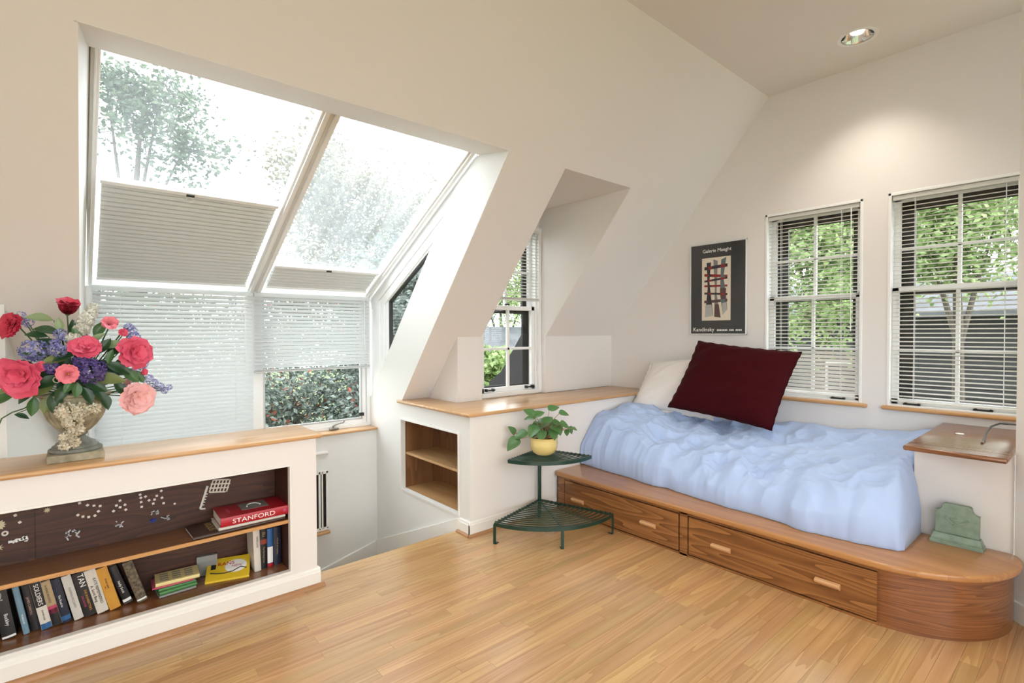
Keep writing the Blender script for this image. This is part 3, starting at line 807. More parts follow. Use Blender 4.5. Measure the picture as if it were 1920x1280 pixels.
MB().box(ox0, ox1, YF+.03, BKY, oz0-.01, oz0).build('bottom_panel', wood('case_bottom_oak', (.26, .105, .042), (.15, .055, .02), 'x', rough=.25, ring=7, across=8, along=.7, pore=.4, coat=.35), BC)
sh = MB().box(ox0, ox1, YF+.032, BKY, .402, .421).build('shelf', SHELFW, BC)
MB().box(ox0, ox1, YF+.026, YF+.032, .402, .421).build('shelf_edge', EDGEW, sh)
MB().box(-.162, -.138, BKY-.006, BKY, .421, oz1).build('seam_strip', CASEW, BC)
m_ = MB(); m_.prism([(bx0, 3.03), (XB+.03, 3.03), (XB+.03, 3.452), (bx0, 3.452)], 'z', .88, ZL)
m_.build('top_board', LEDGEW, BC, bevel=.011, seg=3, smooth=True)
MB().prism(base_prof(YF), 'x', bx0, XB+.016).build('plinth_moulding', WHITE, BC)
MB().box(XB, XB+.0155, YF, 3.20, 0, .106).build('plinth_return', WHITE, BC, bevel=.004)
MB().prism(quarter(YF-.016, r=.021), 'x', bx0, XB+.036).build('shoe_moulding', SHOEW, BC, smooth=True)

# books --------------------------------------------------------------
def cmat(name, c, r=.35): return MATS.get('cover_'+name) or mat('cover_'+name, c, r)
def book(label, x, ysp, z, w_, h, d, lean, cover, bands=(), words=(), paper=True, group='books standing on the lower shelf'):
    """upright book, spine towards the room; x,z lower left corner of the spine"""
    a = math.radians(lean)
    ex = Vector((math.cos(a), 0, math.sin(a))); ez = Vector((-math.sin(a), 0, math.cos(a))); ey = Vector((0, 1, 0))
    t = thing('book', (x+w_/2, ysp+d/2, z), label, 'book', group)
    o = Vector((x, ysp, z))
    m_ = MB()
    # rounded spine profile in ex/ey, extruded up
    pr = []
    for i in range(7):
        u = i/6; pr.append((u*w_, -.004*math.sin(u*PI)))
    pr += [(w_, .003), (w_, d)]+[(w_-.0022, d), (w_-.0022, .006), (.0022, .006), (.0022, d), (0, d), (0, .003)]
    n = len(pr)
    vs = [o+ex*p+ey*q+ez*k for k in (0, h) for p, q in pr]
    m_.add(vs, [tuple(range(n))[::-1], tuple(range(n, 2*n))]+[(i, (i+1) % n, n+(i+1) % n, n+i) for i in range(n)])
    m_.build('cover', cover, t)
    MB().obox(o, ex, ey, ez, (.0022, w_-.0022), (.006, d-.004), (.003, h-.003)).build('pages', PAPER, t)
    for (z0_, z1_, mm) in bands:
        m_ = MB(); vs = []
        for k in (z0_*h, z1_*h):
            for i in range(7):
                u = .02+.96*i/6; vs.append(o+ex*(u*w_)+ey*(-.004*math.sin(u*PI)-.0009)+ez*k)
        m_.add(vs, [(i, i+1, 8+i, 7+i) for i in range(6)]); m_.build('spine_band', mm, t, recalc=False)
    for (s, size, zc, uc, mm) in words:
        p = o+ex*(uc*w_)+ey*(-.0062)+ez*(zc*h)
        text('spine_lettering', s, size, p, -ez, ex, mm, t)
    return t
K = 1.022
def bxs(x): return x*K
ysp = 3.205; zb_ = oz0+.001
cBlack = cmat('black', (.012, .011, .012)); cNavy = cmat('navy', (.012, .016, .035)); cBlue = cmat('lightblue', (.17, .29, .38))
cGreen = cmat('green', (.03, .075, .06)); cWhite = cmat('white', (.62, .60, .55)); cKate = cmat('kate', (.68, .64, .57)); cOr = cmat('ochre', (.60, .30, .045))
cTan = cmat('tan', (.45, .34, .19)); cRed = cmat('red', (.42, .008, .02)); cYel = cmat('yellow', (.72, .50, .03)); cBlue2 = cmat('blue', (.03, .12, .30))
cSkull = mat('cover_mottled', (.12, .095, .06), .4, noise=.8, nscale=60); cPink = cmat('pink', (.5, .06, .14)); cGr2 = cmat('leafgreen', (.05, .20, .05)); cBrown = cmat('darkbrown', (.05, .022, .014))
cGold = cmat('gold', (.42, .28, .11)); cGrey = cmat('grey', (.22, .22, .21))
book('dark green book at the left edge of the lower shelf', -.345, ysp-.02, zb_, .085, .225, .12, 3, cGreen)
book('black book with white script on the spine, left of the pale blue book', -.245, ysp, zb_, .047, .232, .125, 8, cBlack, ((.02, .06, LETTERW),), (('Buckley', .018, .38, .6, LETTERW), ('Wm F', .014, .85, .5, LETTERW)))
book('thin pale blue book on the lower shelf', -.176, ysp, zb_, .021, .228, .13, 9, cBlue, (), (('MORRISON', .009, .32, .5, LETTERW),))
book('black book with small pinkish lettering, right of the pale blue book', -.149, ysp+.01, zb_, .032, .222, .12, 9, cBlack, (), (('JAMES CARROLL', .012, .55, .4, mat('letter_pink', (.5, .3, .25), .6)),))
book('white spine book with bold white title on a black top and blue foot', -.115, ysp-.005, zb_, .037, .228, .135, 10, cKate, ((.48, 1.0, cBlack), (.0, .12, cBlue2)), (('SOLDIERS', .024, .74, .5, LETTERW), ('SAWYER ROSS', .008, .3, .5, LETTERB)))
book('tan and black book with a red band on the spine', -.077, ysp, zb_, .034, .222, .13, 11, cTan, ((.0, .38, cBlack), (.28, .45, cPink)), (('A KING IN EXILE', .012, .72, .45, LETTERB),))
book('slim navy book with small white lettering', -.042, ysp, zb_, .034, .222, .13, 11, cNavy, ((.06, .16, cBlue2),), (('The Road to', .012, .5, .45, LETTERW),))
book('off white book with grey raised lettering', .0, ysp, zb_, .035, .226, .135, 12, cWhite, (), (('FLEMING MCCARRY', .012, .5, .5, cGrey),))
book('black book with large white capitals and a small orange title', .038, ysp, zb_, .045, .224, .135, 12, cBlack, (), (('TAN', .032, .82, .62, LETTERW), ('THE BONESETTER\'S', .0125, .36, .66, cOr), ('DAUGHTER', .011, .36, .32, cPink)))
book('cream book with two lines of black lettering, left of the ochre book', .086, ysp, zb_, .044, .228, .14, 13, cKate, (), (('KATE REMEMBERED', .0155, .5, .66, LETTERB), ('A. Scott Berg', .016, .46, .28, LETTERB)))
book('ochre yellow book with small black title, right of the cream book', .134, ysp, zb_, .044, .224, .14, 14, cOr, (), (('Great Lakes', .011, .62, .55, LETTERB), ('1985', .006, .55, .3, LETTERB)))
book('black book with thin white border and round emblem on the spine', .192, ysp+.02, zb_, .036, .215, .13, 18, cBlack, ((.02, .03, cGrey), (.06, .13, LETTERW)), (('Nelly Scott', .015, .45, .5, LETTERW),))
book('mottled brown book leaning at the right end of the row', .245, ysp-.005, zb_, .042, .226, .13, 16, cSkull, ((.04, .08, LETTERW),), ())
# upright books at the right end
ysp2 = 3.20
book('white book standing in the right corner with black title', .786, ysp2-.02, zb_, .035, .236, .14, 2, cKate, (), (('PAPER LION', .012, .72, .55, LETTERB),), group='books standing in the right corner')
book('black book with red dot and gold lettering on the spine', .822, ysp2, zb_, .036, .228, .13, 0, cBlack, ((.62, .74, mat('cover_reddot', (.30, .05, .03), .5)),), (('ELI', .022, .87, .5, mat('letter_gold', (.45, .32, .15), .5)), ('The Burning Love', .013, .35, .5, MATS['letter_gold'])), group='books standing in the right corner')
book('blue and white spine book between two black books', .860, ysp2, zb_, .031, .222, .13, 0, cBlue2, ((.1, .52, LETTERW), (.0, .09, cRed)), (), group='books standing in the right corner')
book('black book with pale script on the spine, last in the right corner', .894, ysp2, zb_, .042, .222, .13, 0, cNavy, (), (('A Book of mystery', .013, .5, .5, cGold),), group='books standing in the right corner')

def flat_book(label, c, ang, lx, ly, z, h, cover, words=(), spine='front', group='books lying flat on the shelves', tilt=0.0):
    """book lying flat; spine along its front long edge"""
    a = math.radians(ang)
    ex = Vector((math.cos(a), math.sin(a), 0)); ey = Vector((-math.sin(a), math.cos(a), 0)); ez = Vector((0, 0, 1))
    if tilt:
        ez = (ez*math.cos(tilt)-ey*math.sin(tilt)).normalized(); ey = ez.cross(ex)
    t = thing('book', (c[0], c[1], z), label, 'book', group)
    o = Vector((c[0], c[1], z))-ex*lx/2-ey*ly/2
    pr = [(ly, 0), (ly, .0022), (.006, .0022), (.006, h-.0022), (ly, h-.0022), (ly, h), (.002, h), (-.002, h*.75), (-.003, h*.5), (-.002, h*.25), (.002, 0)]
    n = len(pr); vs = [o+ex*k+ey*p+ez*q for k in (0, lx) for p, q in pr]
    MB().add(vs, [tuple(range(n))[::-1], tuple(range(n, 2*n))]+[(i, (i+1) % n, n+(i+1) % n, n+i) for i in range(n)]).build('cover', cover, t)
    MB().obox(o, ex, ey, ez, (.003, lx-.003), (.006, ly-.004), (.0022, h-.0022)).build('pages', PAPER, t)
    return t, o, ex, ey, ez
t, o, ex, ey, ez = flat_book('dark brown hardback with gold cover lettering lying under the red book', (.70, 3.205), 2, .46, .21, .4215, .017, cBrown)
text('cover_lettering', 'RIOUS', .05, o+ex*.10+ey*.12+ez*.0174, -ey*1, ex, cGold, t)
text('cover_lettering', 'Lives', .04, o+ex*.155+ey*.13+ez*.0174, -ey*1, ex, cGold, t)
flat_book('white paged book between the red and the dark brown books', (.762, 3.20), 0, .34, .20, .4395, .017, cWhite)
t, o, ex, ey, ez = flat_book('thick red book with white capitals on the spine, topmost of its pile', (.775, 3.205), -1, .345, .225, .4575, .048, cRed)
text('spine_lettering', 'STANFORD', .034, o+ex*.165+ey*-.0038+ez*.022, ex, ez, LETTERW, t, squash=1.25)
m_ = MB(); m_.obox(o, ex, ey, ez, (.12, .26), (.075, .2), (.048, .0488)); m_.build('cover_photo', cGrey, t)
m_ = MB(); m_.tube([o+ex*(.19+.035*math.cos(q))+ey*(.12+.05*math.sin(q))+ez*.0496 for q in [i*PI/10 for i in range(11)]], .0035, 6); m_.build('cover_arch', LETTERW, t)
text('cover_lettering', 'GUARD', .024, o+ex*.055+ey*.12+ez*.0485, -ey, ex, cPink, t)
m_ = MB(); m_.lathe([(.009, 0), (.009, .0006)], (0, 0, 0), 16); vs = [o+ex*(.325+v[0])+ez*(.026+v[1])+ey*(-.0036-v[2]) for v in m_.v]; mm = MB(); mm.v = vs; mm.f = m_.f; mm.build('spine_emblem', cPink, t)
# stack of thin books
zz_ = oz0+.0005
for i, (lab, h, cm, ang, lx, ly, dx) in enumerate((
        ('grey booklet at the bottom of the small stack', .014, cGrey, 3, .165, .125, 0),
        ('dark green paperback with yellow stripe, second in the small stack', .018, cGr2, 4, .168, .125, .002),
        ('leaf green paperback, third in the small stack', .017, cGr2, 2, .168, .125, .0),
        ('pink booklet just under the open notepad in the small stack', .009, cPink, -3, .185, .13, -.012))):
    flat_book(lab, (.412+dx, 3.245), ang, lx, ly, zz_, h, cm, group='thin books stacked on the lower shelf'); zz_ += h+.0006
    if i == 1:
        pass
t, o, ex, ey, ez = flat_book('yellow notepad with printed lines on top of the small stack', (.42, 3.245), -4, .195, .135, zz_, .019, mat('cover_paleyellow', (.78, .66, .30), .5))
for r_ in range(4):
    for c_ in range(3):
        m_ = MB(); m_.obox(o, ex, ey, ez, (.02+c_*.055, .058+c_*.055), (.02+r_*.028, .032+r_*.028), (.019, .0194)); m_.build('printed_line', cGrey, t)
# yellow medicine book leaning on white book
t, o, ex, ey, ez = flat_book('yellow paperback with red and white cover art tilted against the corner books', (.668, 3.255), -16, .215, .165, zb_+.012, .03, cYel, tilt=.38)
text('spine_lettering', 'KEMOOT   field medicine', .0125, o+ex*.105+ey*-.0045+ez*.015, ex, ez, cBrown, t)
m_ = MB(); m_.lathe([(.048, 0), (.048, .0005)], (0, 0, 0), 24); mm = MB(); mm.v = [o+ex*(.145+v[0]*1.15)+ey*(.09+v[1])+ez*(.0303+v[2]) for v in m_.v]; mm.f = m_.f; mm.build('cover_disc', LETTERW, t)
text('cover_lettering', 'RANS', .034, o+ex*.095+ey*.115+ez*.0312, ex, ey, cRed, t)
text('cover_lettering', 'NEW', .022, o+ex*.15+ey*.09+ez*.0315, ex, ey, cPink, t)
m_ = MB(); m_.tube([o+ex*a_+ey*b_+ez*.0315 for a_, b_ in ((.02, .06), (.05, .05), (.09, .045), (.13, .05), (.17, .075), (.2, .06))], .0028, 6); m_.build('cover_line', cBlack, t)
m_ = MB(); m_.obox(o, ex, ey, ez, (.02, .045), (.085, .12), (.03, .0308)); m_.build('cover_block', cBlack, t)
# grey book leaning behind the yellow one
flat_book('grey paperback leaning behind the yellow paperback', (.575, 3.325), -12, .10, .03, zb_+.001, .11, cGrey, tilt=.0)

# stickers on the bookcase back --------------------------------------
def sk(p):  # seen on the back board
    return (p[0]*1.0106, 1.5-(1.5-p[1])*1.0106)
STK = mat('sticker_white', (.78, .74, .64), .6)
sqm = None
def sticker_sq(p, rot, label, grp, s=.0112):
    x, z = sk(p); c, s_ = math.cos(rot), math.sin(rot)
    m_ = MB(); m_.obox((x, BKY-.0015, z), (c, 0, s_), (0, 1, 0), (-s_, 0, c), (-s/2, s/2), (-.0012, .0012), (-s/2, s/2))
    o_ = m_.build('square_sticker', STK, base=(x, BKY-.0027, z), bevel=.0006)
    tag(o_, label, 'sticker', grp); return o_
S_ = [(.027, .664), (.057, .647), (.082, .639), (.106, .632), (.099, .607), (.085, .588), (.061, .587), (.039, .594), (.02, .606)]
A_ = [(.186, .642), (.206, .616), (.171, .62), (.186, .608), (.209, .59), (.159, .594)]
M_ = [(.27, .655), (.273, .638), (.274, .615), (.276, .59), (.293, .64), (.308, .617), (.332, .616), (.342, .634), (.362, .656), (.365, .619), (.372, .588), (.326, .596)]
for L_, lab, g in ((S_, 'small white square sticker of the letter S on the bookcase back', 'squares of the letter S'),
                   (A_, 'small white square sticker of the letter A on the bookcase back', 'squares of the letter A'),
                   (M_, 'small white square sticker of the letter M on the bookcase back', 'squares of the letter M')):
    names = {'S': ['first', 'second', 'third', 'fourth', 'fifth', 'sixth', 'seventh', 'eighth', 'ninth'],
             'A': ['top', 'upper right', 'upper left', 'crossbar', 'right foot', 'left foot'],
             'M': ['left stem topmost', 'left stem second', 'left stem third', 'left stem lowest', 'left diagonal upper', 'left diagonal lower', 'right diagonal lower', 'right diagonal upper', 'right stem topmost', 'right stem middle', 'right stem lowest', 'middle point']}[g[-1]]
    for i, p in enumerate(L_):
        l2 = ('%s white square along the stroke of the sticker letter S, from its top' if g[-1] == 'S' else '%s white square sticker of the letter '+g[-1]+' on the bookcase back') % names[i]
        sticker_sq(p, .3+.5*math.sin(i*1.7), l2, g)
sticker_sq((-.202, .657), .4, 'lone white square sticker left of the star, upper one', None)
sticker_sq((-.187, .621), .6, 'lone white square sticker left of the star, lower one', None)
def star(p, r0, r1, n, label):
    x, z = sk(p); pl = []
    for i in range(2*n):
        r = r0 if i % 2 else r1; a = i*PI/n; pl.append((x+r*math.cos(a), z+r*math.sin(a)))
    m_ = MB(); m_.prism(pl, 'y', BKY-.0028, BKY-.0003)
    tag(m_.build('star_sticker', mat('star_'+str(n)+label[:3], (.62, .57, .36), .6), base=(x, BKY-.0028, z)), label, 'sticker')
star((-.092, .656), .007, .014, 9, 'small pale star sticker with nine points on the bookcase back')
star((-.258, .624), .018, .026, 13, 'large round pale star sticker cut by the left picture edge')
star((-.258, .52), .006, .018, 8, 'white spiky star sticker low at the left picture edge')
x, z = sk((-.237, .582)); m_ = MB(); m_.tube([(x+.009*math.cos(a), BKY-.003, z+.009*math.sin(a)) for a in [i*PI/8 for i in range(17)]], .004, 6)
tag(m_.build('ring_sticker', STK, base=(x, BKY-.003, z)), 'small white ring sticker with a hole at the left', 'sticker')
x, z = sk((.422, .574)); m_ = MB(); m_.lathe([(.0055, 0), (.0055, .002)], (0, 0, 0), 16); mm = MB(); mm.v = [(x+v[0], BKY-.0005-v[2], z+v[1]) for v in m_.v]; mm.f = m_.f
tag(mm.build('dot_sticker', STK, base=(x, BKY-.002, z)), 'small round white dot sticker right of the letter M', 'sticker')
x, z = sk((-.193, .539)); m_ = MB()
for i, (dx, dz, r) in enumerate(((-.027, .0, .007), (-.016, -.003, .006), (-.006, .001, .008), (.006, .002, .008), (.017, .005, .008), (.026, .003, .009), (.027, -.007, .006))):
    m_.obox((x+dx, BKY-.004, z+dz), (math.cos(i), 0, math.sin(i)), (0, 1, 0), (-math.sin(i), 0, math.cos(i)), (-r, r), (-.003, .003), (-r*.8, r*.8))
tag(m_.build('putty_lump', LETTERW, base=(x, BKY-.005, z)), 'ragged white strip of putty stuck low on the bookcase back', 'putty')
CLEAR = mat('scrap_plastic', (.55, .55, .56), .15); rg = random.Random(5)
def scrap(p, w_, h_, m, label, n=8):
    x, z = sk(p); m_ = MB()
    for i in range(n):
        a = rg.uniform(0, PI); dx = rg.uniform(-w_/2, w_/2); dz = rg.uniform(-h_/2, h_/2); l = rg.uniform(.3, .5)*w_
        m_.obox((x+dx, BKY-.005, z+dz), (math.cos(a), 0, math.sin(a)), (0, 1, .3*math.sin(i)), (-math.sin(a), 0, math.cos(a)), (-l/2, l/2), (-.003, .003), (-h_*.09, h_*.09))
    tag(m_.build('crumpled_foil', m, base=(x, BKY-.006, z)), label, 'foil')
scrap((-.003, .519), .05, .032, CLEAR, 'crumpled clear foil scrap below the star sticker', 9)
scrap((.182, .524), .028, .03, CLEAR, 'crumpled clear foil scrap below the letter A')
scrap((.329, .552), .034, .022, CLEAR, 'crumpled clear foil scrap right under the letter M')
scrap((.378, .507), .034, .022, CLEAR, 'crumpled clear foil scrap lying right of the blue scrap')
scrap((.323, .506), .03, .02, mat('scrap_blue', (.02, .05, .30), .25), 'crumpled blue foil scrap on the back of the shelf')
# waffle shaped white bead figure with a handle
t = thing('bead_figure', (.62, BKY-.004, .52), 'white waffle grid bead figure with a long notched handle on the bookcase back', 'decoration')
def bar(a, b, r, nm='bead_bar'):
    (xa, za), (xb_, zb2) = sk(a), sk(b)
    m_ = MB(); m_.tube([(xa, BKY-.004, za), (xb_, BKY-.004, zb2)], r, 6); m_.build(nm, STK, t)
u0 = Vector((.594, .634)); du = Vector((.092, -.014)); dv = Vector((.012, .040))
for i in range(4):
    f0 = .03 if i in (0, 3) else -.04; f1 = .9 if i in (0, 3) else 1.02
    a = u0+dv*(i-1.4)*.55+du*f0; b = u0+dv*(i-1.4)*.55+du*f1; bar(a, b, .0042)
for j in range(6):
    a = u0+du*(j/5*.94+.02)+dv*(-1.4*.55); b = u0+du*(j/5*.94+.02)+dv*(1.6*.55); bar(a, b, .0038)
bar((.578, .640), (.541, .519), .0065, 'handle_bar'); bar((.541, .519), (.566, .515), .005, 'handle_foot')
for k in range(5):
    q = k/5; p0 = Vector((.578, .640)).lerp(Vector((.541, .519)), .35+q*.6); bar(p0, p0+Vector((.014, -.002)), .003, 'tooth')
# ------------------------------------------------------------------ bed platform
PX0, PZ = 3.077, .333
PLT = thing('bed_platform', (3.8, 1.7, 0), 'long low oak bed platform with drawers and a rounded end', 'bed')
def plan(xf, r, yleft, back=4.55, cx=3.60, cy=.80, ex_=3.745):
    pts = [(back, yleft), (xf+.03, yleft), (xf, yleft-.035)]
    for i in range(15):
        a = PI+i*(PI/2)/14; pts.append((cx+r*math.cos(a), cy+r*math.sin(a)))
    return pts
pts = plan(PX0, 3.60-PX0, 3.055)+[(3.67, .285), (3.72, .305), (3.735, .34), (3.74, .75), (4.55, .75)]
MB().prism(pts, 'z', .297, PZ).build('top_board', PLATT, PLT, bevel=.011, seg=3, smooth=True)
xf = 3.107
MB().box(xf+.004, xf+.03, 2.958, 3.03, .0, .297).build('end_stile', PLATF, PLT)
MB().box(xf+.016, xf+.03, .75, 3.05, .0, .297).build('carcass', DARKGAP, PLT)
MB().box(xf+.002, xf+.03, 1.83, 1.887, .0, .297).build('centre_stile', PLATF, PLT)
MB().box(xf+.002, xf+.02, .75, 3.0, .0, .0125).build('toe_strip', PLATF, PLT)
MB().box(xf+.002, xf+.02, .75, 3.0, .277, .297).build('top_rail', PLATF, PLT)
for (ya, yb, hs) in ((1.893, 2.953, (2.80, 2.133)), (.762, 1.824, (1.593, .99))):
    d = MB().box(xf, xf+.018, ya+.004, yb-.004, .02, .270).build('drawer_front', PLATF, PLT, bevel=.002)
    for hy in hs:
        # wedge shaped wooden pull
        prof = [(xf, .112), (xf-.012, .118), (xf-.024, .130), (xf-.026, .142), (xf-.018, .147), (xf, .150)]
        m_ = MB(); n = len(prof)
        vs = [(p[0], hy-.062, p[1]) for p in prof]+[(p[0], hy+.062, p[1]) for p in prof]
        m_.add(vs, [tuple(range(n))[::-1], tuple(range(n, 2*n))]+[(i, (i+1) % n, n+(i+1) % n, n+i) for i in range(n)])
        m_.build('pull', MATS.get('pull_oak') or wood('pull_oak', (.68, .40, .20), (.52, .28, .12), 'y', rough=.3, ring=5, across=9, along=.6, pore=.5), d, bevel=.003)
# curved end panel
m_ = MB(); r = .49; cx, cy = 3.60, .80; arc = [(xf, .757)]+[(cx+r*math.cos(PI+i*(PI/2)/24), cy-.0+r*math.sin(PI+i*(PI/2)/24)) for i in range(25)][1:]+[(3.66, .312), (3.69, .34)]
inn = [(p[0]+.02, p[1]+.02) for p in reversed(arc)]
m_.prism(arc+inn, 'z', 0, .297); m_.build('curved_end_panel', PLATE, PLT, smooth=True)

# desk corner box -----------------------------------------------------
MB().box(3.74, 4.555, .325, .745, .0, .845).build('wall_desk_box', WALL, kind='structure')
dk = thing('desk_top', (4.0, .53, .845), 'small dark glossy oak desk top over the foot of the bed', 'desk')
MB().prism([(3.475, .325), (4.555, .325), (4.555, .755), (3.475, .745)], 'z', .845, .872).build('board', DESKW, dk, bevel=.01, seg=3, smooth=True)
MB().box(3.60, 3.602, .33, .744, .8715, .8726).build('board_joint', DARKGAP, dk)
t = thing('power_cord', (4.2, .45, .873), 'black cord curling on the dark desk top', 'cord')
c_ = [(3.865, .464, .876), (3.95, .468, .885), (4.08, .474, .905), (4.2, .468, .925), (4.30, .44, .935), (4.36, .38, .93), (4.38, .335, .92)]
MB().tube(c_, .0055, 8).build('cable', BLACK, t, smooth=True)
MB().tube([(3.84, .464, .8765), (3.885, .465, .8785)], [.006, .0065], 8).build('plug', mat('plug_brown', (.12, .05, .02), .4), t)
m_ = MB(); m_.lathe([(.02, 0), (.022, .002), (.02, .005), (.008, .006)], (4.10, .596, .8725), 20)
tag(m_.build('bottle_cap', LETTERW, base=(4.10, .596, .8725), smooth=True), 'small round white cap lying on the dark desk top', 'cap')

# duvet ----------------------------------------------------------------
def lerp_tab(tab, x):
    if x <= tab[0][0]: return tab[0][1]
    for (a, b), (c, d) in zip(tab[:-1], tab[1:]):
        if x <= c:
            t_ = (x-a)/(c-a); t_ = t_*t_*(3-2*t_); return b+(d-b)*t_
    return tab[-1][1]
front = [(.695, 3.36), (.73, 3.31), (.82, 3.283), (.93, 3.26), (1.05, 3.248), (1.17, 3.228), (1.32, 3.275), (1.48, 3.29), (1.63, 3.284), (1.81, 3.306), (2.01, 3.33), (2.15, 3.358), (2.24, 3.333), (2.59, 3.384), (3.05, 3.42)]
wallz = [(.72, .86), (.80, .82), (.95, .78), (1.1, .765), (1.4, .745), (1.7, .755), (1.9, .72), (2.3, .70), (2.7, .74), (3.05, .75)]
midz = [(.72, .76), (1.0, .70), (1.5, .655), (2.0, .645), (2.3, .67), (2.6, .74), (2.85, .80), (3.05, .79)]
shoul = [(.72, .64), (1.0, .56), (1.5, .50), (2.0, .52), (2.3, .58), (2.6, .64), (2.85, .66), (3.05, .60)]
def ridge(p):
    return 1-abs(mnoise.noise(p))*2.2
def rr(t_): t_ = max(0, min(1, t_)); return math.sqrt(max(0, 1-(1-t_)**2))
NU, NV = 300, 170
def duvet_pt(u, v):
    # u along the bed (0 at the ledge), v from the wall to the front edge
    uu = u
    y = 3.045-(3.045-.705)*(1-(1-uu)**1.35 if False else uu)
    if u > .93: y = .705+(3.045-.705)*(1-u)
    vv = 1-(1-v)**1.6
    xf_ = lerp_tab(front, y)+.006*mnoise.noise(Vector((y*25, 9, 0)))
    x = 4.545+(xf_-4.545)*vv
    df = x-xf_
    y = max(y, .75+.012*mnoise.noise(Vector((x*9, 0, 2)))) if x > 3.71 else y
    s = (x-xf_)/(4.545-xf_)
    if s > .45: z = lerp_tab(midz, y)+(lerp_tab(wallz, y)-lerp_tab(midz, y))*((s-.45)/.55)**1.4
    else: z = lerp_tab(shoul, y)+(lerp_tab(midz, y)-lerp_tab(shoul, y))*math.sin(min(1, s/.45)*PI/2)
    zb2 = .336
    h = z-zb2
    # wrinkles: diagonal soft folds plus fine creases
    p = Vector((x*2.6+y*1.3, y*3.2-x*.9, 0))
    q = Vector((x*1.1, y*1.1, 5))
    wv = Vector((mnoise.noise(q), mnoise.noise(q+Vector((7, 3, 1))), 0))
    f1 = ridge(p+wv*1.2)
    f2 = ridge(Vector((x*3.0-y*5.5, y*2.0+x*6.0, 4))+wv*2.0)
    f3 = mnoise.noise(Vector((x*14+y*6, y*15-x*5, 2)))
    amp = 1.0 if s < .85 else max(.3, (1-s)/.15)
    side_fold = ridge(Vector((y*6.5+x*1.5, z*1.0, 8))+wv*.8)
    f4 = max(0, ridge(Vector((x*4.2+y*7.5, y*3.0-x*8.0, 11))+wv*2.5)); f5 = max(0, ridge(Vector((x*9-y*4.5, y*10+x*3, 17))+wv*3))
    h += amp*(.032*(f1-.35)+.020*(f2-.35)+.004*f3+.009*f4**2+.004*f5**2)
    h *= rr(df/.17)*(1 if y > .95 else (rr((y-.70)/.10) if x < 3.95 else 1))
    fx = -.022*side_fold*max(0, 1-df/.25)*min(1, df/.03)
    # tuck-under bulge over the hem
    bul = .018*math.sin(min(1, h/.3)*PI)*max(0, 1-df/.12)
    return (max(3.12, x+fx-bul), y, zb2+max(.003, h))
dv = MB(); dv.grid(duvet_pt, NU, NV)
n0 = len(dv.v); m = NV+1
# close it underneath so the comforter is a solid
edge = [i*m for i in range(NU+1)]+[NU*m+j for j in range(1, NV+1)]+[i*m+NV for i in range(NU-1, -1, -1)]+[j for j in range(NV-1, 0, -1)]
low = []
for e in edge:
    x, y, z = dv.v[e]; low.append(len(dv.v)); dv.v.append((min(4.545, x+.004 if x < 4.5 else x), y, .3345))
k = len(edge)
for i in range(k): dv.f.append((edge[i], edge[(i+1) % k], low[(i+1) % k], low[i]))
dv.f.append(tuple(low))
d_o = dv.build('duvet', DUVET, base=(3.8, 1.9, .3345), smooth='all')
tag(d_o, 'rumpled pale blue duvet spread over the bed platform', 'duvet')

# pillows ----------------------------------------------------------------
def pillow(name, label, tl, tr, bl, br, thick, m, seed, seam=None, wr=.012, piping=0):
    tl, tr, bl, br = map(Vector, (tl, tr, bl, br))
    ctr = (tl+tr+bl+br)/4; nrm = (tr-tl).cross(bl-tl).normalized()
    nrm = nrm if nrm.x < 0 else -nrm
    N_ = 40
    def pt(sgn):
        def f(u, v):
            a, b = u*2-1, v*2-1
            # pinch the sides inwards between the corners
            pin = .045
            ua = a*(1-pin*(1-b*b)*abs(a)); vb = b*(1-pin*(1-a*a)*abs(b))
            U, V = (ua+1)/2, (vb+1)/2
            p = (tl*(1-U)+tr*U)*(1-V)+(bl*(1-U)+br*U)*V
            prof = max(0, (1-abs(a)**2.6))**.55*max(0, (1-abs(b)**2.6))**.55
            q = Vector((a*1.6+seed, b*1.6, sgn))
            w1 = mnoise.noise(q*1.1); w2 = 1-abs(mnoise.noise(Vector((a*2.2+b*2.6+seed, a*.7-b*.8, 3))))*2
            return p+nrm*sgn*(prof*thick/2+prof*(wr*w1+wr*.9*w2)*(1 if sgn > 0 else .3))
        return f
    mb = MB(); mb.grid(pt(1), N_, N_); mb.grid(pt(-1), N_, N_)
    me_base = ctr.copy(); me_base.z = min(bl.z, br.z)
    o = mb.build(name, m, base=me_base, smooth='all')
    bm = bmesh.new(); bm.from_mesh(o.data); bmesh.ops.remove_doubles(bm, verts=bm.verts, dist=.0008); bmesh.ops.recalc_face_normals(bm, faces=bm.faces); bm.to_mesh(o.data); bm.free()
    o.data.polygons.foreach_set('use_smooth', [True]*len(o.data.polygons))
    tag(o, label, 'pillow')
    if seam:
        ring = [pt(1)(i/N_, 0) for i in range(N_)]+[pt(1)(1, i/N_) for i in range(N_)]+[pt(1)(1-i/N_, 1) for i in range(N_)]+[pt(1)(0, 1-i/N_) for i in range(N_)]
        ORG[o.name] = me_base
        c_ = MB(); k = len(ring)
        vs = []; 
        for i, p in enumerate(ring):
            out = (p-ctr); out -= nrm*out.dot(nrm); out.normalize()
            vs += [p, p+out*seam+nrm*.006*math.sin(i*1.3)]
        c_.add(vs, [(2*i, 2*i+1, (2*i+3) % (2*k), (2*i+2) % (2*k)) for i in range(k)])
        c_.build('flange', m, o, smooth='all')
    return o
pillow('pillow', 'white cotton pillow with a flanged edge leaning in the corner of the bed', (4.47, 3.03, 1.185), (4.50, 2.20, 1.285), (4.13, 3.03, .775), (4.22, 2.25, .74), .15, PILLOWW, 3.0, seam=.018, wr=.02)
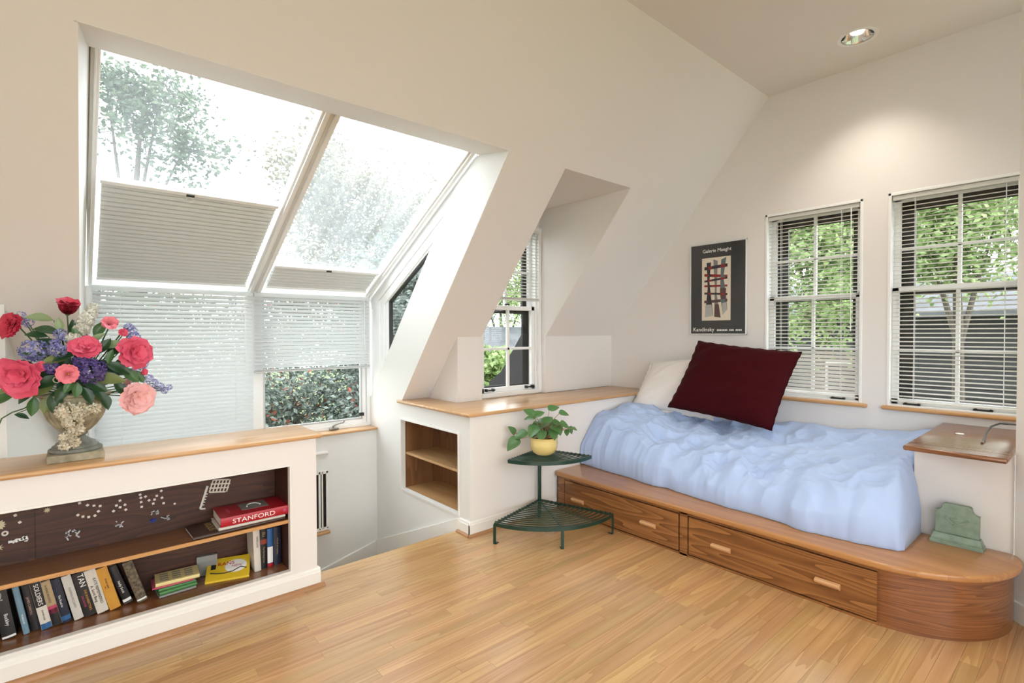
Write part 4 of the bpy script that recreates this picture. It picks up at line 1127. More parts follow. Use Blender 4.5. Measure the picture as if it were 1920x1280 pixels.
pillow('pillow', 'large square maroon velvet pillow propped on the blue duvet', (4.36, 2.462, 1.415), (4.40, 1.60, 1.335), (4.02, 2.56, .835), (4.06, 1.685, .745), .21, MAROON, 9.0, seam=.006, wr=.022)

# ------------------------------------------------------------------ poster
pt_ = thing('framed_poster', (XG-.01, 2.379, 1.472), 'framed black gallery poster with woven abstract strips, on the right wall', 'poster')
py0, py1, pz0, pz1 = 2.106, 2.651, 1.472, 2.323
PXF = XG-.02
MB().box(PXF, XG-.001, py0+.008, py1-.008, pz0+.008, pz1-.008).build('print', POSTER, pt_)
for a, b, c, d in ((py0, py0+.01, pz0, pz1), (py1-.01, py1, pz0, pz1), (py0, py1, pz0, pz0+.01), (py0, py1, pz1-.01, pz1)):
    MB().box(PXF-.005, XG-.001, a, b, c, d).build('frame', mat('poster_frame', (.75, .76, .75), .3, .4) if 'poster_frame' not in MATS else MATS['poster_frame'], pt_, bevel=.002)
def flatq(name, pts, m, lift):
    """quad on the poster: (u from left, v from bottom) fractions"""
    P = [(PXF-lift, py1-(py1-py0)*u, pz0+(pz1-pz0)*v) for u, v in pts]
    vs = P+[(PXF, p[1], p[2]) for p in P]; n = len(P)
    MB().add(vs, [tuple(range(n)), tuple(range(2*n-1, n-1, -1))]+[(i, (i+1) % n, n+(i+1) % n, n+i) for i in range(n)]).build(name, m, pt_)
flatq('print_field', ((.225, .155), (.735, .155), (.735, .84), (.225, .84)), CREAM, .0006)
pg = mat('print_grey', (.20, .20, .19), .3); pd = mat('print_dark', (.03, .03, .035), .3); pr_ = mat('print_red', (.28, .025, .03), .3); pt2 = mat('print_teal', (.12, .16, .17), .3); pbr = mat('print_brown', (.10, .055, .05), .3); plt = mat('print_light', (.42, .42, .40), .3)
strips = [(((.31, .79), (.39, .79), (.36, .58), (.43, .22), (.28, .20), (.33, .5)), pd), (((.43, .82), (.51, .80), (.49, .45), (.56, .19), (.45, .2), (.46, .5)), pg),
          (((.57, .81), (.66, .83), (.61, .62), (.66, .42), (.68, .27), (.60, .22), (.55, .45)), pt2),
          (((.29, .33), (.40, .33), (.43, .205), (.28, .19)), plt), (((.46, .33), (.53, .33), (.565, .185), (.45, .195)), pbr), (((.59, .34), (.66, .35), (.68, .27), (.60, .215)), plt),
          (((.55, .5), (.66, .5), (.64, .36), (.57, .36)), pbr)]
for i, (q, c) in enumerate(strips): flatq('print_strip', q, c, .0010+.0001*i)
for i, (v, h, m_a, tilt_) in enumerate(((.725, .035, pd, .02), (.655, .03, pr_, -.03), (.585, .022, pd, .025), (.535, .022, pr_, -.01), (.455, .022, pd, -.02), (.36, .03, pbr, .01))):
    flatq('print_bar', ((.27, v-h/2), (.68, v-h/2+tilt_), (.68, v+h/2+tilt_), (.27, v+h/2)), m_a, .0018+.00005*i)
    flatq('print_patch', ((.34, v-h/2+tilt_*.2), (.40, v-h/2+tilt_*.3), (.40, v+h/2+tilt_*.3), (.34, v+h/2+tilt_*.2)), pr_ if m_a is pd else pd, .0022)
    flatq('print_patch', ((.56, v-h/2+tilt_*.7), (.64, v-h/2+tilt_*.9), (.64, v+h/2+tilt_*.9), (.56, v+h/2+tilt_*.7)), pt2 if i % 2 else pr_, .0022)
def ptxt(s, size, u, v, align='CENTER', sq=1.0, off=0.0):
    text('print_lettering', s, size, (PXF-.0012, py1-(py1-py0)*u, pz0+(pz1-pz0)*v), (0, -1, 0), (0, 0, 1), LETTERW, pt_, align, squash=sq, offset=off)
ptxt('Galerie Maeght', .045, .49, .915)
ptxt('Kandinsky', .052, .06, .055, 'LEFT')
for i in range(16):
    if i in (7, 11): continue
    flatq('print_lettering', ((.50+i*.027, .042), (.50+i*.027+.018, .042), (.50+i*.027+.018, .058), (.50+i*.027, .058)), LETTERW, .0008)

# ------------------------------------------------------------------ bookend on the platform
be = thing('bookend', (3.655, .535, PZ), 'green painted metal bookend with an urn relief standing on the bed platform', 'bookend')
yc = .538
def stepped(h0, w0, d0, h1, w1, d1):
    x = 3.66; n = 1
    vs = []
    for z, w_, d_ in ((h0, w0, d0), (h1, w1, d1)):
        vs += [(x-d_, yc-w_, z), (x+d_, yc-w_, z), (x+d_, yc+w_, z), (x-d_, yc+w_, z)]
    return vs, [(0, 3, 2, 1), (4, 5, 6, 7), (0, 1, 5, 4), (1, 2, 6, 5), (2, 3, 7, 6), (3, 0, 4, 7)]
z_ = PZ
m_ = MB(); m_.add(*stepped(z_, .112, .042, z_+.02, .112, .042)); m_.add(*stepped(z_+.02, .106, .038, z_+.028, .106, .038)); m_.add(*stepped(z_+.028, .106, .037, z_+.055, .098, .024)); m_.build('base', BOOKEND, be, bevel=.002)
prof = [(-.093, 0), (.093, 0), (.093, .122)]
for i in range(6): a = -PI/2-i*(PI/2)/5; prof.append((.093-.0+.03*math.cos(a)*1.0, .152+.03*math.sin(a)))
prof += [(.062, .160), (.05, .166), (-.05, .166), (-.062, .160)]
for i in range(6): a = 0-i*(PI/2)/5; prof.append((-.093+.03*math.cos(a), .152+.03*math.sin(a)))
prof += [(-.093, .122)]
P = [(yc+p[0], z_+.055+p[1]) for p in prof]
MB().prism(P, 'x', 3.648, 3.676).build('plate', BOOKEND, be, bevel=.003)
m_ = MB(); m_.lathe([(.006, -.028), (.02, -.027), (.02, -.022), (.008, -.018), (.009, -.012), (.028, .0), (.032, .008), (.03, .012), (.012, .014), (.008, .022), (.003, .026)], (0, 0, 0), 20)
mm = MB(); mm.v = [(3.648+v[1]*.28, yc+v[0], z_+.133+v[2]) for v in m_.v]; mm.f = m_.f; mm.build('urn_relief', BOOKEND, be, smooth=True)
for s in (-1, 1):
    MB().tube([(3.645, yc+s*.028, z_+.131), (3.644, yc+s*.042, z_+.136), (3.644, yc+s*.05, z_+.145), (3.645, yc+s*.044, z_+.150)], .0035, 6).build('relief_handle', BOOKEND, be, smooth=True)

# ------------------------------------------------------------------ green plant stand
AP = Vector((2.87, 3.005)); dL = Vector((-.962, -.275)); dR = Vector((.275, -.962))
stand = thing('plant_stand', (2.65, 2.65, 0), 'two tier dark green metal corner plant stand with curved slats', 'plant stand')
def arcpts(r, z, n=20, a0=0.0, a1=1.0):
    return [(*(AP+(dL*math.cos((a0+(a1-a0)*i/n)*PI/2)+dR*math.sin((a0+(a1-a0)*i/n)*PI/2))*r), z) for i in range(n+1)]
def band(pts, w_, h_):
    """flat bar on edge following pts (in plan)"""
    m_ = MB(); k = len(pts); vs = []
    for i, p in enumerate(pts):
        q = (Vector(pts[min(i+1, k-1)])-Vector(pts[max(i-1, 0)])); q = Vector((q.x, q.y, 0)).normalized(); n_ = Vector((-q.y, q.x, 0))
        p = Vector(p)
        vs += [p-n_*w_/2-Vector((0, 0, h_/2)), p+n_*w_/2-Vector((0, 0, h_/2)), p+n_*w_/2+Vector((0, 0, h_/2)), p-n_*w_/2+Vector((0, 0, h_/2))]
    fs = [(0, 1, 2, 3), tuple(4*(k-1)+j for j in (3, 2, 1, 0))]
    for i in range(k-1):
        for j in range(4): fs.append((4*i+j, 4*i+(j+1) % 4, 4*i+4+(j+1) % 4, 4*i+4+j))
    return m_.add(vs, fs)
for tier, R_, zt, ns in (('lower', .63, .148, 15), ('upper', .455, .558, 11)):
    band(arcpts(R_, zt-.006), .007, .026).build(tier+'_rim', GREENM, stand)
    for dd in (dL, dR):
        band([(*(AP+dd*.02), zt-.004), (*(AP+dd*R_), zt-.004)], .008, .018).build(tier+'_side_bar', GREENM, stand)
    mid = (dL+dR).normalized()
    band([(*(AP+mid*.02), zt-.007), (*(AP+mid*R_), zt-.007)], .012, .004).build(tier+'_centre_bar', GREENM, stand)
    for i in range(ns):
        r_ = .075+(R_-.10)*(i/(ns-1))
        MB().tube(arcpts(r_, zt+.004, 16, -.012, 1.012), .0047, 6).build(tier+'_slat', GREENM, stand, smooth=True)
MB().tube([(AP.x, AP.y, .0), (AP.x, AP.y, .56)], .0155, 12).build('post', GREENM, stand, smooth=True)
for (lx, ly), tdir in (((2.268, 2.835), dL), ((3.042, 2.40), dR), (tuple(AP+(dL+dR).normalized()*.625), (dL+dR).normalized())):
    n_ = Vector((-tdir.y, tdir.x))
    m_ = MB(); m_.obox((lx, ly, 0), (n_.x, n_.y, 0), (tdir.x, tdir.y, 0), (0, 0, 1), (-.011, .011), (-.004, .004), (0, .14))
    m_.obox((lx, ly, 0), (n_.x, n_.y, 0), (tdir.x, tdir.y, 0), (0, 0, 1), (-.011, .011), (-.036, .004), (0, .006))
    m_.build('leg', GREENM, stand, bevel=.0015)

# potted plant ----------------------------------------------------------
pc = Vector((2.745, 2.825, .568))
pp = thing('potted_plant', pc, 'small broad leaved houseplant in a round yellow glazed pot', 'potted plant')
prof = [(.058, 0), (.066, .003), (.088, .022), (.102, .05), (.107, .082), (.105, .11), (.108, .128), (.112, .133), (.107, .133), (.100, .112), (.098, .105)]
MB().lathe(prof, pc, 40).build('pot', POT, pp, smooth=True)
# pouring lip on the left rim
MB().lathe([(.0, .106), (.099, .106)], pc, 24, cap=False).build('soil', SOIL, pp)
def leaf_mesh(name, m, L_=1.0, W_=.8, cup=.18, heart=True):
    mb = MB(); nu, nv = 8, 6
    def f(u, v):
        t_ = u; b = v*2-1
        w_ = W_/2*(math.sin(PI*min(1, t_**.62))**.8 if heart else math.sin(PI*t_)**.9)
        y_ = b*w_; back = -.12*abs(b)**2*(1-t_) if heart else 0
        return (t_*L_+back*L_, y_, cup*abs(b)**1.5*w_*1.3-.22*t_*t_*L_+.02*math.sin(b*9)*w_)
    mb.grid(f, nu, nv); return mb.mesh(name, m, smooth='all', recalc=False)
PM = leaf_mesh('leaf', PLEAF, 1.0, .95)
PLv = [(280, 135, .085, 35, 160), (150, 295, .075, 55, 200), (150, 400, .12, -35, 200), (215, 330, .10, -20, 190), (370, 150, .08, 25, 20), (485, 110, .085, 20, 20), (575, 170, .075, -5, 0),
       (290, 205, .09, 0, 170), (440, 195, .085, 30, 40), (450, 275, .13, -35, 250), (310, 295, .10, -40, 230), (575, 250, .085, -20, 10), (530, 305, .08, -50, 300), (625, 305, .06, -60, 0),
       (595, 330, .05, -75, 340), (380, 330, .085, -50, 260), (480, 320, .085, -45, 280), (350, 210, .085, 10, 130), (525, 240, .085, -10, 20), (390, 250, .09, -10, 240), (650, 280, .04, -20, 0),
       (420, 310, .09, -30, 270), (500, 270, .09, -15, 300), (340, 260, .09, -15, 210), (330, 330, .07, -50, 240)]
nF = Vector((Fv.x, Fv.y, 0)).normalized()
for (a, b, sz, el, az) in PLv:
    u_, v_ = 930+a*.2343, 740+b*.2343
    # offsets from the pot centre in metres, measured on a plane through the pot
    hx = (u_-1025)/966.24*3.93; hz = -(v_-822)/966.24*3.93+.135
    dep = .06*math.sin(a*.07+b*.03)-.03
    tip = pc+Rv*hx+nF*dep+Vector((0, 0, hz))
    azr = math.radians(az); dirv = (Rv*math.cos(azr)+nF*math.sin(azr))*math.cos(math.radians(el))+Vector((0, 0, math.sin(math.radians(el))))
    xq = dirv.normalized(); toc = -nF*.55+Vector((0, 0, 1)); zq = (toc-xq*toc.dot(xq)).normalized(); yq = zq.cross(xq)
    st = tip-xq*sz*.5
    inst('leaf', PM, pp, st, frame_quat(xq, yq, zq), sz)
    root = pc+Vector((.02*math.cos(a), .02*math.sin(b), .106)); midp = (root+st)/2+Vector((0, 0, .03))
    MB().tube([root, midp, st], [.0028, .0025, .002], 5).build('stem', PSTEM, pp, smooth=True)

# ------------------------------------------------------------------ urn and flowers
uc = Vector((.017, 3.238, ZL))
ur = thing('stone_urn', uc, 'weathered stone urn on a square plinth standing on the bookcase top', 'urn')
MB().box(uc.x-.104, uc.x+.104, uc.y-.104, uc.y+.104, ZL, ZL+.036).build('plinth', STONE, ur, bevel=.004)
MB().lathe([(.096, .036), (.1, .042), (.097, .052), (.088, .055), (.088, .062), (.078, .068), (.074, .076), (.055, .086), (.04, .1), (.036, .108), (.044, .112), (.046, .12), (.038, .124)], uc, 40).build('foot', STONED, ur, smooth=True)
m_ = MB(); bp = [(.038, .122), (.058, .135), (.08, .155), (.098, .185), (.110, .22), (.117, .255), (.124, .285), (.130, .30)]
def bowl(u, v):
    k = v*(len(bp)-1); i = min(int(k), len(bp)-2); f_ = k-i
    r = bp[i][0]*(1-f_)+bp[i+1][0]*f_; z = bp[i][1]*(1-f_)+bp[i+1][1]*f_
    a = u*2*PI; sw = math.sin(a*11+v*5.5)*math.sin(a*11-v*5.5)
    r += .0055*sw*(1 if v < .85 else 0)
    return (uc.x+r*math.cos(a), uc.y+r*math.sin(a), uc.z+z)
m_.grid(bowl, 132, 22); m_.build('bowl', STONE, ur, smooth='all')
MB().lathe([(.126, .295), (.14, .302), (.142, .31), (.134, .316), (.12, .314), (.116, .28), (.0, .27)], uc, 40, cap=False).build('lip', STONE, ur, smooth=True)
MOUTH = uc+Vector((0, 0, .30))

def petal_mesh(name, m, w_=1.05, cup=.55, curl=.16, ruffle=.05):
    mb = MB()
    def f(u, v):
        b = v*2-1; wd = w_/2*(math.sin(PI*min(1, (u*.70+.12)))**.7)
        return (b*wd, -cup*math.sin(u*PI*.75)*.55+curl*u**3+.28*b*b*wd*-1+ruffle*math.sin(b*7+u*3)*u, u)
    mb.grid(f, 5, 5); return mb.mesh(name, m, smooth='all', recalc=False)
def petmat(name, c, k0=.45, k1=1.2):
    m, nt, b = nt_mat(name); N = nt.nodes.new; L = nt.links.new
    tc = N('ShaderNodeTexCoord'); sp = N('ShaderNodeSeparateXYZ'); L(tc.outputs['Object'], sp.inputs[0])
    n = N('ShaderNodeTexNoise'); n.inputs['Scale'].default_value = 6; L(tc.outputs['Object'], n.inputs['Vector'])
    ad = N('ShaderNodeMath'); ad.operation = 'MULTIPLY_ADD'; ad.inputs[1].default_value = .5; L(n.outputs['Fac'], ad.inputs[0]); L(sp.outputs['Z'], ad.inputs[2])
    cr = N('ShaderNodeValToRGB'); cr.color_ramp.elements[0].position = .35; cr.color_ramp.elements[1].position = 1.3-.05 if False else 1.0
    cr.color_ramp.elements[0].color = (*[min(1, v*k0) for v in c], 1); cr.color_ramp.elements[1].color = (*[min(1, v*k1+.02*(k1 > 1)) for v in c], 1)
    L(ad.outputs[0], cr.inputs['Fac']); L(cr.outputs['Color'], b.inputs['Base Color']); b.inputs['Roughness'].default_value = .55
    return m
cR = petmat('petal_crimson', (.46, .012, .045)); cP = petmat('petal_pink', (.60, .055, .12), .5, 1.2); cL = petmat('petal_blush', (.80, .42, .42), .75, 1.12); cCor = petmat('petal_coral', (.66, .15, .19), .6, 1.2)
FST = mat('flower_stem', (.06, .12, .04), .6); YC = mat('stamen_yellow', (.65, .42, .06), .6)
from mathutils import Quaternion
def bloom(label, p, r, face, m, layers, stem=True, centre=False, name='flower', spread=1.0):
    """layered cup of petals; layers (count, length, opening angle)"""
    p = Vector(p); face = Vector(face).normalized(); q = look_quat(face)
    t = thing(name, p, label, 'flower', 'artificial flowers in the urn')
    pm = petal_mesh('petal', m)
    for li, (n, ln, op) in enumerate(layers):
        for i in range(n):
            a = i*2*PI/n+li*.7+random.uniform(-.12, .12)
            rq = q @ Quaternion((0, 0, 1), a) @ Quaternion((1, 0, 0), -(op+random.uniform(-.12, .12)))
            basep = p+q @ Vector((-math.sin(a)*-.0*r, 0, 0))
            s = r*ln*random.uniform(.9, 1.08)
            inst('petal', pm, t, basep, rq, (s*1.05, s, s))
    m_ = MB(); m_.lathe([(.02*r, -.25*r), (.16*r, -.12*r), (.2*r, .0), (.1*r, .08*r)], (0, 0, 0), 10); m_.v = [tuple(p+q @ Vector(v)) for v in m_.v]; m_.build('calyx', FST, t, smooth=True)
    if centre:
        m_ = MB(); m_.lathe([(.02*r, .0), (.14*r, .06*r), (.16*r, .16*r), (.1*r, .26*r), (.02*r, .3*r)], (0, 0, 0), 12); m_.v = [tuple(p+q @ Vector(v)) for v in m_.v]; m_.build('centre', YC, t, smooth=True)
        for i in range(10):
            a = i*2*PI/10; tip = p+q @ Vector((.36*r*math.cos(a), .36*r*math.sin(a), .3*r)); MB().tube([p+q @ Vector((.1*r*math.cos(a), .1*r*math.sin(a), .1*r)), tip], [.0008, .0018], 5).build('stamen', YC, t)
    if stem:
        b0 = p-face*.2*r; mid = (b0+MOUTH)/2-face*.03
        MB().tube([b0, mid, MOUTH+(b0-MOUTH)*.12], .0032, 6).build('stem', FST, t, smooth=True)
    return t
cup3 = [(3, 1.0, .18), (5, 1.2, .42), (6, 1.3, .75)]
peony = [(3, .72, .05), (4, .85, .22), (5, .98, .42), (6, 1.12, .66), (7, 1.2, .92), (6, 1.2, 1.2)]
cam_dir = Vector((0, -1, .1))
bloom('crimson rose at the top of the bouquet, seen from the side', (-.005, 3.235, 1.595), .055, (.1, -.45, 1), cR, [(4, 1.0, .15), (6, 1.2, .42), (7, 1.3, .75)])
bloom('crimson rose standing out at the upper left of the bouquet', (-.178, 3.235, 1.53), .055, (-.7, -.75, .25), cR, peony)
bloom('pink red rose in the middle of the bouquet', (.055, 3.085, 1.42), .056, (.0, -.85, .55), cP, peony)
bloom('big pink tulip shaped bloom at the left of the bouquet', (-.150, 3.14, 1.32), .082, (-.35, -1, -.15), cP, [(4, .85, .15), (5, 1.1, .4), (7, 1.25, .75), (5, 1.25, 1.05)])
bloom('open coral flower with yellow centre at the front of the bouquet', (-.004, 3.075, 1.317), .05, (-.1, -1, .05), cCor, [(4, 1.0, .7), (5, 1.15, 1.0)], centre=True)
bloom('pink ruffled tulip at the right of the bouquet', (.228, 3.12, 1.40), .068, (.45, -1, .15), cP, [(4, .9, .15), (6, 1.15, .5), (7, 1.3, .9), (5, 1.3, 1.25)])
bloom('pale pink peony hanging at the lower right of the bouquet', (.236, 3.16, 1.185), .074, (.35, -1, -.15), cL, peony)
bloom('small pale pink bud above the hanging peony', (.215, 3.15, 1.245), .03, (-.1, -.3, 1), cL, [(4, .9, .3), (4, 1.1, .6)])
bloom('small coral lily at the upper right of the bouquet', (.146, 3.135, 1.535), .04, (.1, -.8, .6), cCor, [(6, 1.15, .95)])
bloom('little pink blossom below the coral lily', (.192, 3.125, 1.50), .024, (.3, -1, .2), cP, cup3)
bloom('little red bud beside the blue sprig at the right', (.272, 3.13, 1.305), .02, (.5, -1, .2), cP, cup3)
bloom('little red bud beside the big pink tulip', (-.105, 3.097, 1.349), .026, (.3, -1, .2), cP, cup3)

def florets(label, balls, m, stemmat, name, n_per=75, fs=.012, petals=4, group='artificial flowers in the urn'):
    c0 = Vector(balls[0][0]); t = thing(name, c0, label, 'flower', group)
    mb = MB(); rg2 = random.Random(label)
    for (c, r) in balls:
        c = Vector(c); n = max(10, int(n_per*(r/.04)**1.5))
        for i in range(n):
            z = 1-2*(i+.5)/n; a = i*2.39996; d = Vector((math.sqrt(1-z*z)*math.cos(a), math.sqrt(1-z*z)*math.sin(a), z))
            d = (d+Vector((rg2.uniform(-.2, .2),)*3)).normalized()
            if d.y > .55: continue
            pc_ = c+d*r*rg2.uniform(.78, 1.05); q = look_quat(d, rg2.uniform(0, 3))
            for k in range(petals):
                aa = k*2*PI/petals; e1 = Vector((math.cos(aa), math.sin(aa), 0)); e2 = Vector((-math.sin(aa), math.cos(aa), 0))
                s = fs*rg2.uniform(.8, 1.25)
                pts_ = [Vector((0, 0, 0)), e1*s*.55+e2*s*.38+Vector((0, 0, s*.12)), e1*s*1.05+Vector((0, 0, s*.3)), e1*s*.55-e2*s*.38+Vector((0, 0, s*.12))]
                mb.add([pc_+q @ v for v in pts_], [(0, 1, 2), (0, 2, 3)])
    mb.build('florets', m, t, recalc=False, kind='stuff')
    core = MB()
    for (c, r) in balls:
        core.tube([Vector(c)*1.0, MOUTH+(Vector(c)-MOUTH)*.15], .0025, 5)
    core.build('stem', stemmat, t)
    return t
HV = leafmat('hydrangea_purple', (.05, .03, .16), (.20, .13, .42), transl=.15); HB = leafmat('hydrangea_blue', (.10, .10, .33), (.38, .40, .70), transl=.15)
HL = leafmat('lilac_blue', (.14, .13, .40), (.42, .42, .72), transl=.15); HW = leafmat('blossom_white', (.62, .60, .48), (.86, .85, .78), transl=.2); HC = leafmat('blossom_cream', (.62, .55, .38), (.86, .82, .68), transl=.2)
florets('deep purple hydrangea head at the front centre of the bouquet', [((.075, 3.09, 1.325), .06), ((.045, 3.085, 1.375), .035)], HV, FST, 'hydrangea', fs=.014)
florets('lavender blue hydrangea head at the left of the bouquet', [((-.12, 3.125, 1.425), .05)], HB, FST, 'hydrangea', fs=.012)
florets('blue hydrangea head just left of the central rose', [((-.035, 3.095, 1.435), .042), ((-.03, 3.11, 1.495), .022)], HB, FST, 'hydrangea', fs=.012)
florets('small purple hydrangea head left of the open coral flower', [((-.062, 3.088, 1.348), .028)], HV, FST, 'hydrangea', fs=.013)
florets('lilac blue sprig behind the upper left rose', [((-.165, 3.245, 1.578), .022), ((-.145, 3.245, 1.555), .024)], HL, FST, 'lilac_sprig', fs=.008)
florets('lilac blue sprig at the upper right of the bouquet', [((.222, 3.147, 1.53), .02), ((.232, 3.147, 1.505), .028), ((.243, 3.147, 1.48), .025)], HL, FST, 'lilac_sprig', fs=.009)
florets('lilac blue sprig behind the ruffled tulip', [((.285, 3.145, 1.375), .026), ((.27, 3.14, 1.345), .026), ((.245, 3.12, 1.335), .024)], HL, FST, 'lilac_sprig', fs=.009)
florets('long drooping blue sprig at the far right of the bouquet', [((.30, 3.165, 1.272), .02), ((.325, 3.19, 1.245), .019), ((.352, 3.225, 1.222), .02), ((.375, 3.235, 1.20), .016), ((.395, 3.235, 1.215), .014)], HL, FST, 'lilac_sprig', fs=.009)
florets('lilac blue cluster at the far left edge of the bouquet', [((-.224, 3.235, 1.305), .03), ((-.235, 3.235, 1.275), .026)], HL, FST, 'lilac_sprig', fs=.01)
florets('tall white lilac spike behind the crimson rose', [((.088, 3.207, 1.622), .022), ((.075, 3.18, 1.59), .027), ((.058, 3.145, 1.56), .033), ((.045, 3.12, 1.52), .03)], HW, FST, 'white_lilac', fs=.0125, n_per=110)
florets('small white blossom cluster above the central rose', [((.017, 3.10, 1.475), .028)], HW, FST, 'white_lilac', fs=.014, n_per=100)
florets('cream hydrangea trailing down the front of the urn', [((-.016, 3.11, 1.144), .038), ((.037, 3.108, 1.145), .032), ((.007, 3.11, 1.097), .036), ((.02, 3.125, 1.057), .028), ((-.018, 3.14, 1.025), .024), ((-.023, 3.14, .985), .018), ((.012, 3.13, .995), .018), ((.086, 3.11, 1.15), .02)], HC, FST, 'cream_hydrangea', fs=.0155, n_per=70)

GL = [leafmat('leaf_dark', (.012, .045, .015), (.03, .085, .03), rough=.35, transl=.05), leafmat('leaf_mid', (.04, .12, .03), (.09, .20, .06), rough=.35, transl=.1),
      leafmat('leaf_pale', (.20, .30, .13), (.33, .42, .22), rough=.4, transl=.1), leafmat('leaf_olive', (.14, .18, .05), (.22, .26, .09), rough=.4, transl=.1)]
LM = [leaf_mesh('leaf', g, 1.0, .52, cup=.3, heart=False) for g in GL]
sprays = {'top': [], 'right': [], 'left': [], 'front': []}
LEAVES = [(.138, 3.07, 1.286, 3, .13, 25, -.35), (-.101, 3.212, 1.574, 2, .10, 175, .3), (-.077, 3.125, 1.516, 0, .10, 40, -.7), (.023, 3.075, 1.243, 1, .075, 270, -.5), (.128, 3.105, 1.18, 0, .085, 290, -.7),
          (-.129, 3.188, 1.17, 1, .09, 265, -.8), (-.191, 3.184, 1.275, 3, .12, 195, -.5), (-.053, 3.116, 1.196, 0, .11, 255, -.8), (.095, 3.096, 1.475, 2, .08, 60, .3), (.161, 3.10, 1.448, 2, .09, 20, .2),
          (.144, 3.085, 1.39, 1, .07, 80, .7), (-.169, 3.235, 1.125, 0, .055, 350, -.3), (.062, 3.091, 1.214, 0, .09, 300, -.7), (.175, 3.085, 1.336, 0, .11, 340, -.3), (.223, 3.105, 1.299, 1, .10, 320, -.6),
          (-.034, 3.123, 1.538, 2, .07, 100, .8), (-.005, 3.078, 1.26, 1, .07, 230, -.6), (-.089, 3.105, 1.255, 3, .10, 210, -.4), (-.145, 3.152, 1.231, 0, .10, 215, -.5), (-.05, 3.077, 1.384, 3, .10, 185, .0),
          (-.234, 3.235, 1.212, 1, .11, 185, -.5), (.102, 3.09, 1.223, 0, .09, 310, -.7), (-.087, 3.143, 1.177, 3, .08, 260, -.7), (-.017, 3.075, 1.40, 0, .09, 200, .0), (.125, 3.082, 1.442, 0, .08, 60, .7),
          (.092, 3.074, 1.26, 0, .10, 330, -.4), (.257, 3.124, 1.29, 1, .08, 310, -.6), (.185, 3.105, 1.235, 0, .09, 315, -.7), (-.029, 3.093, 1.233, 0, .09, 240, -.7), (-.074, 3.091, 1.286, 0, .11, 200, -.2),
          (-.109, 3.13, 1.495, 0, .08, 170, .2), (.027, 3.091, 1.494, 1, .07, 110, .5), (.11, 3.11, 1.35, 0, .11, 20, .3), (.0, 3.11, 1.29, 0, .12, 200, -.3), (-.10, 3.13, 1.31, 0, .12, 180, -.1), (.15, 3.12, 1.32, 0, .12, 0, -.1),
          (.05, 3.11, 1.27, 0, .12, 300, -.5), (-.02, 3.13, 1.36, 0, .12, 150, .3), (.09, 3.13, 1.42, 1, .11, 50, .5), (-.06, 3.15, 1.45, 0, .11, 140, .4), (.2, 3.14, 1.36, 0, .1, 20, .2), (-.16, 3.17, 1.36, 0, .1, 170, .2), (.03, 3.13, 1.45, 0, .11, 90, .8),
          (-.03, 3.14, 1.21, 0, .11, 240, -.6), (.09, 3.13, 1.22, 3, .10, 300, -.5), (-.12, 3.17, 1.40, 1, .1, 160, .3), (.17, 3.15, 1.42, 0, .1, 40, .5), (.02, 3.16, 1.52, 0, .09, 100, .9), (.11, 3.17, 1.52, 1, .09, 60, .8)]
SPR = {}
for k, lab in (('upper', 'spray of pale and dark green leaves in the upper half of the bouquet'), ('left', 'spray of olive and dark green leaves drooping to the left of the urn'), ('right', 'spray of glossy dark green leaves drooping to the right of the urn')):
    SPR[k] = thing('leaf_spray', MOUTH+Vector({'upper': (0, 0, .05), 'left': (-.03, 0, .02), 'right': (.03, 0, .02)}[k]), lab, 'foliage', 'artificial foliage in the urn')
for (x, y, z, c, sz, az, el) in LEAVES:
    t = SPR['upper' if z > 1.36 else ('left' if x < .02 else 'right')]
    a = math.radians(az); elv = el
    xq = Vector((math.cos(a)*math.cos(elv)*.9, -.3, math.sin(elv)*.9 if abs(math.cos(a)) > .2 else math.sin(elv))).normalized()
    xq = Vector((math.cos(a), -.25, math.sin(a)*.6+math.sin(elv)*.7)).normalized()
    toc = Vector((random.uniform(-.4, .4), -.75, .65)); zq = (toc-xq*toc.dot(xq)).normalized(); yq = zq.cross(xq)
    st = Vector((x, y, z))-xq*sz*.5
    inst('leaf', LM[c], t, st, frame_quat(xq, yq, zq), sz)
    MB().tube([MOUTH+(st-MOUTH)*.1, (MOUTH+st)/2+Vector((0, .02, .01)), st], .002, 5).build('stem', FST, t)
# curling twig
tw = thing('twig', MOUTH+Vector((-.12, 0, -.05)), 'thin bare twig with a small leaf hanging at the lower left', 'foliage')
MB().tube([(-.12, 3.2, 1.19), (-.16, 3.22, 1.16), (-.20, 3.235, 1.145), (-.235, 3.235, 1.12), (-.245, 3.235, 1.09)], .003, 6).build('twig_stem', FST, tw, smooth=True)
rp = [(-.045+.014*math.cos(a)*(1-.02*a), 3.06+.003*a, 1.293+.014*math.sin(a)*(1-.02*a)) for a in [i*PI/6 for i in range(26)]]
cv = MB(); cv.tube(rp, .0018, 6); tag(cv.build('tendril', mat('tendril', (.42, .42, .33), .5), base=(-.05, 3.06, 1.28), smooth=True), 'pale curled tendril beside the open coral flower', 'foliage')

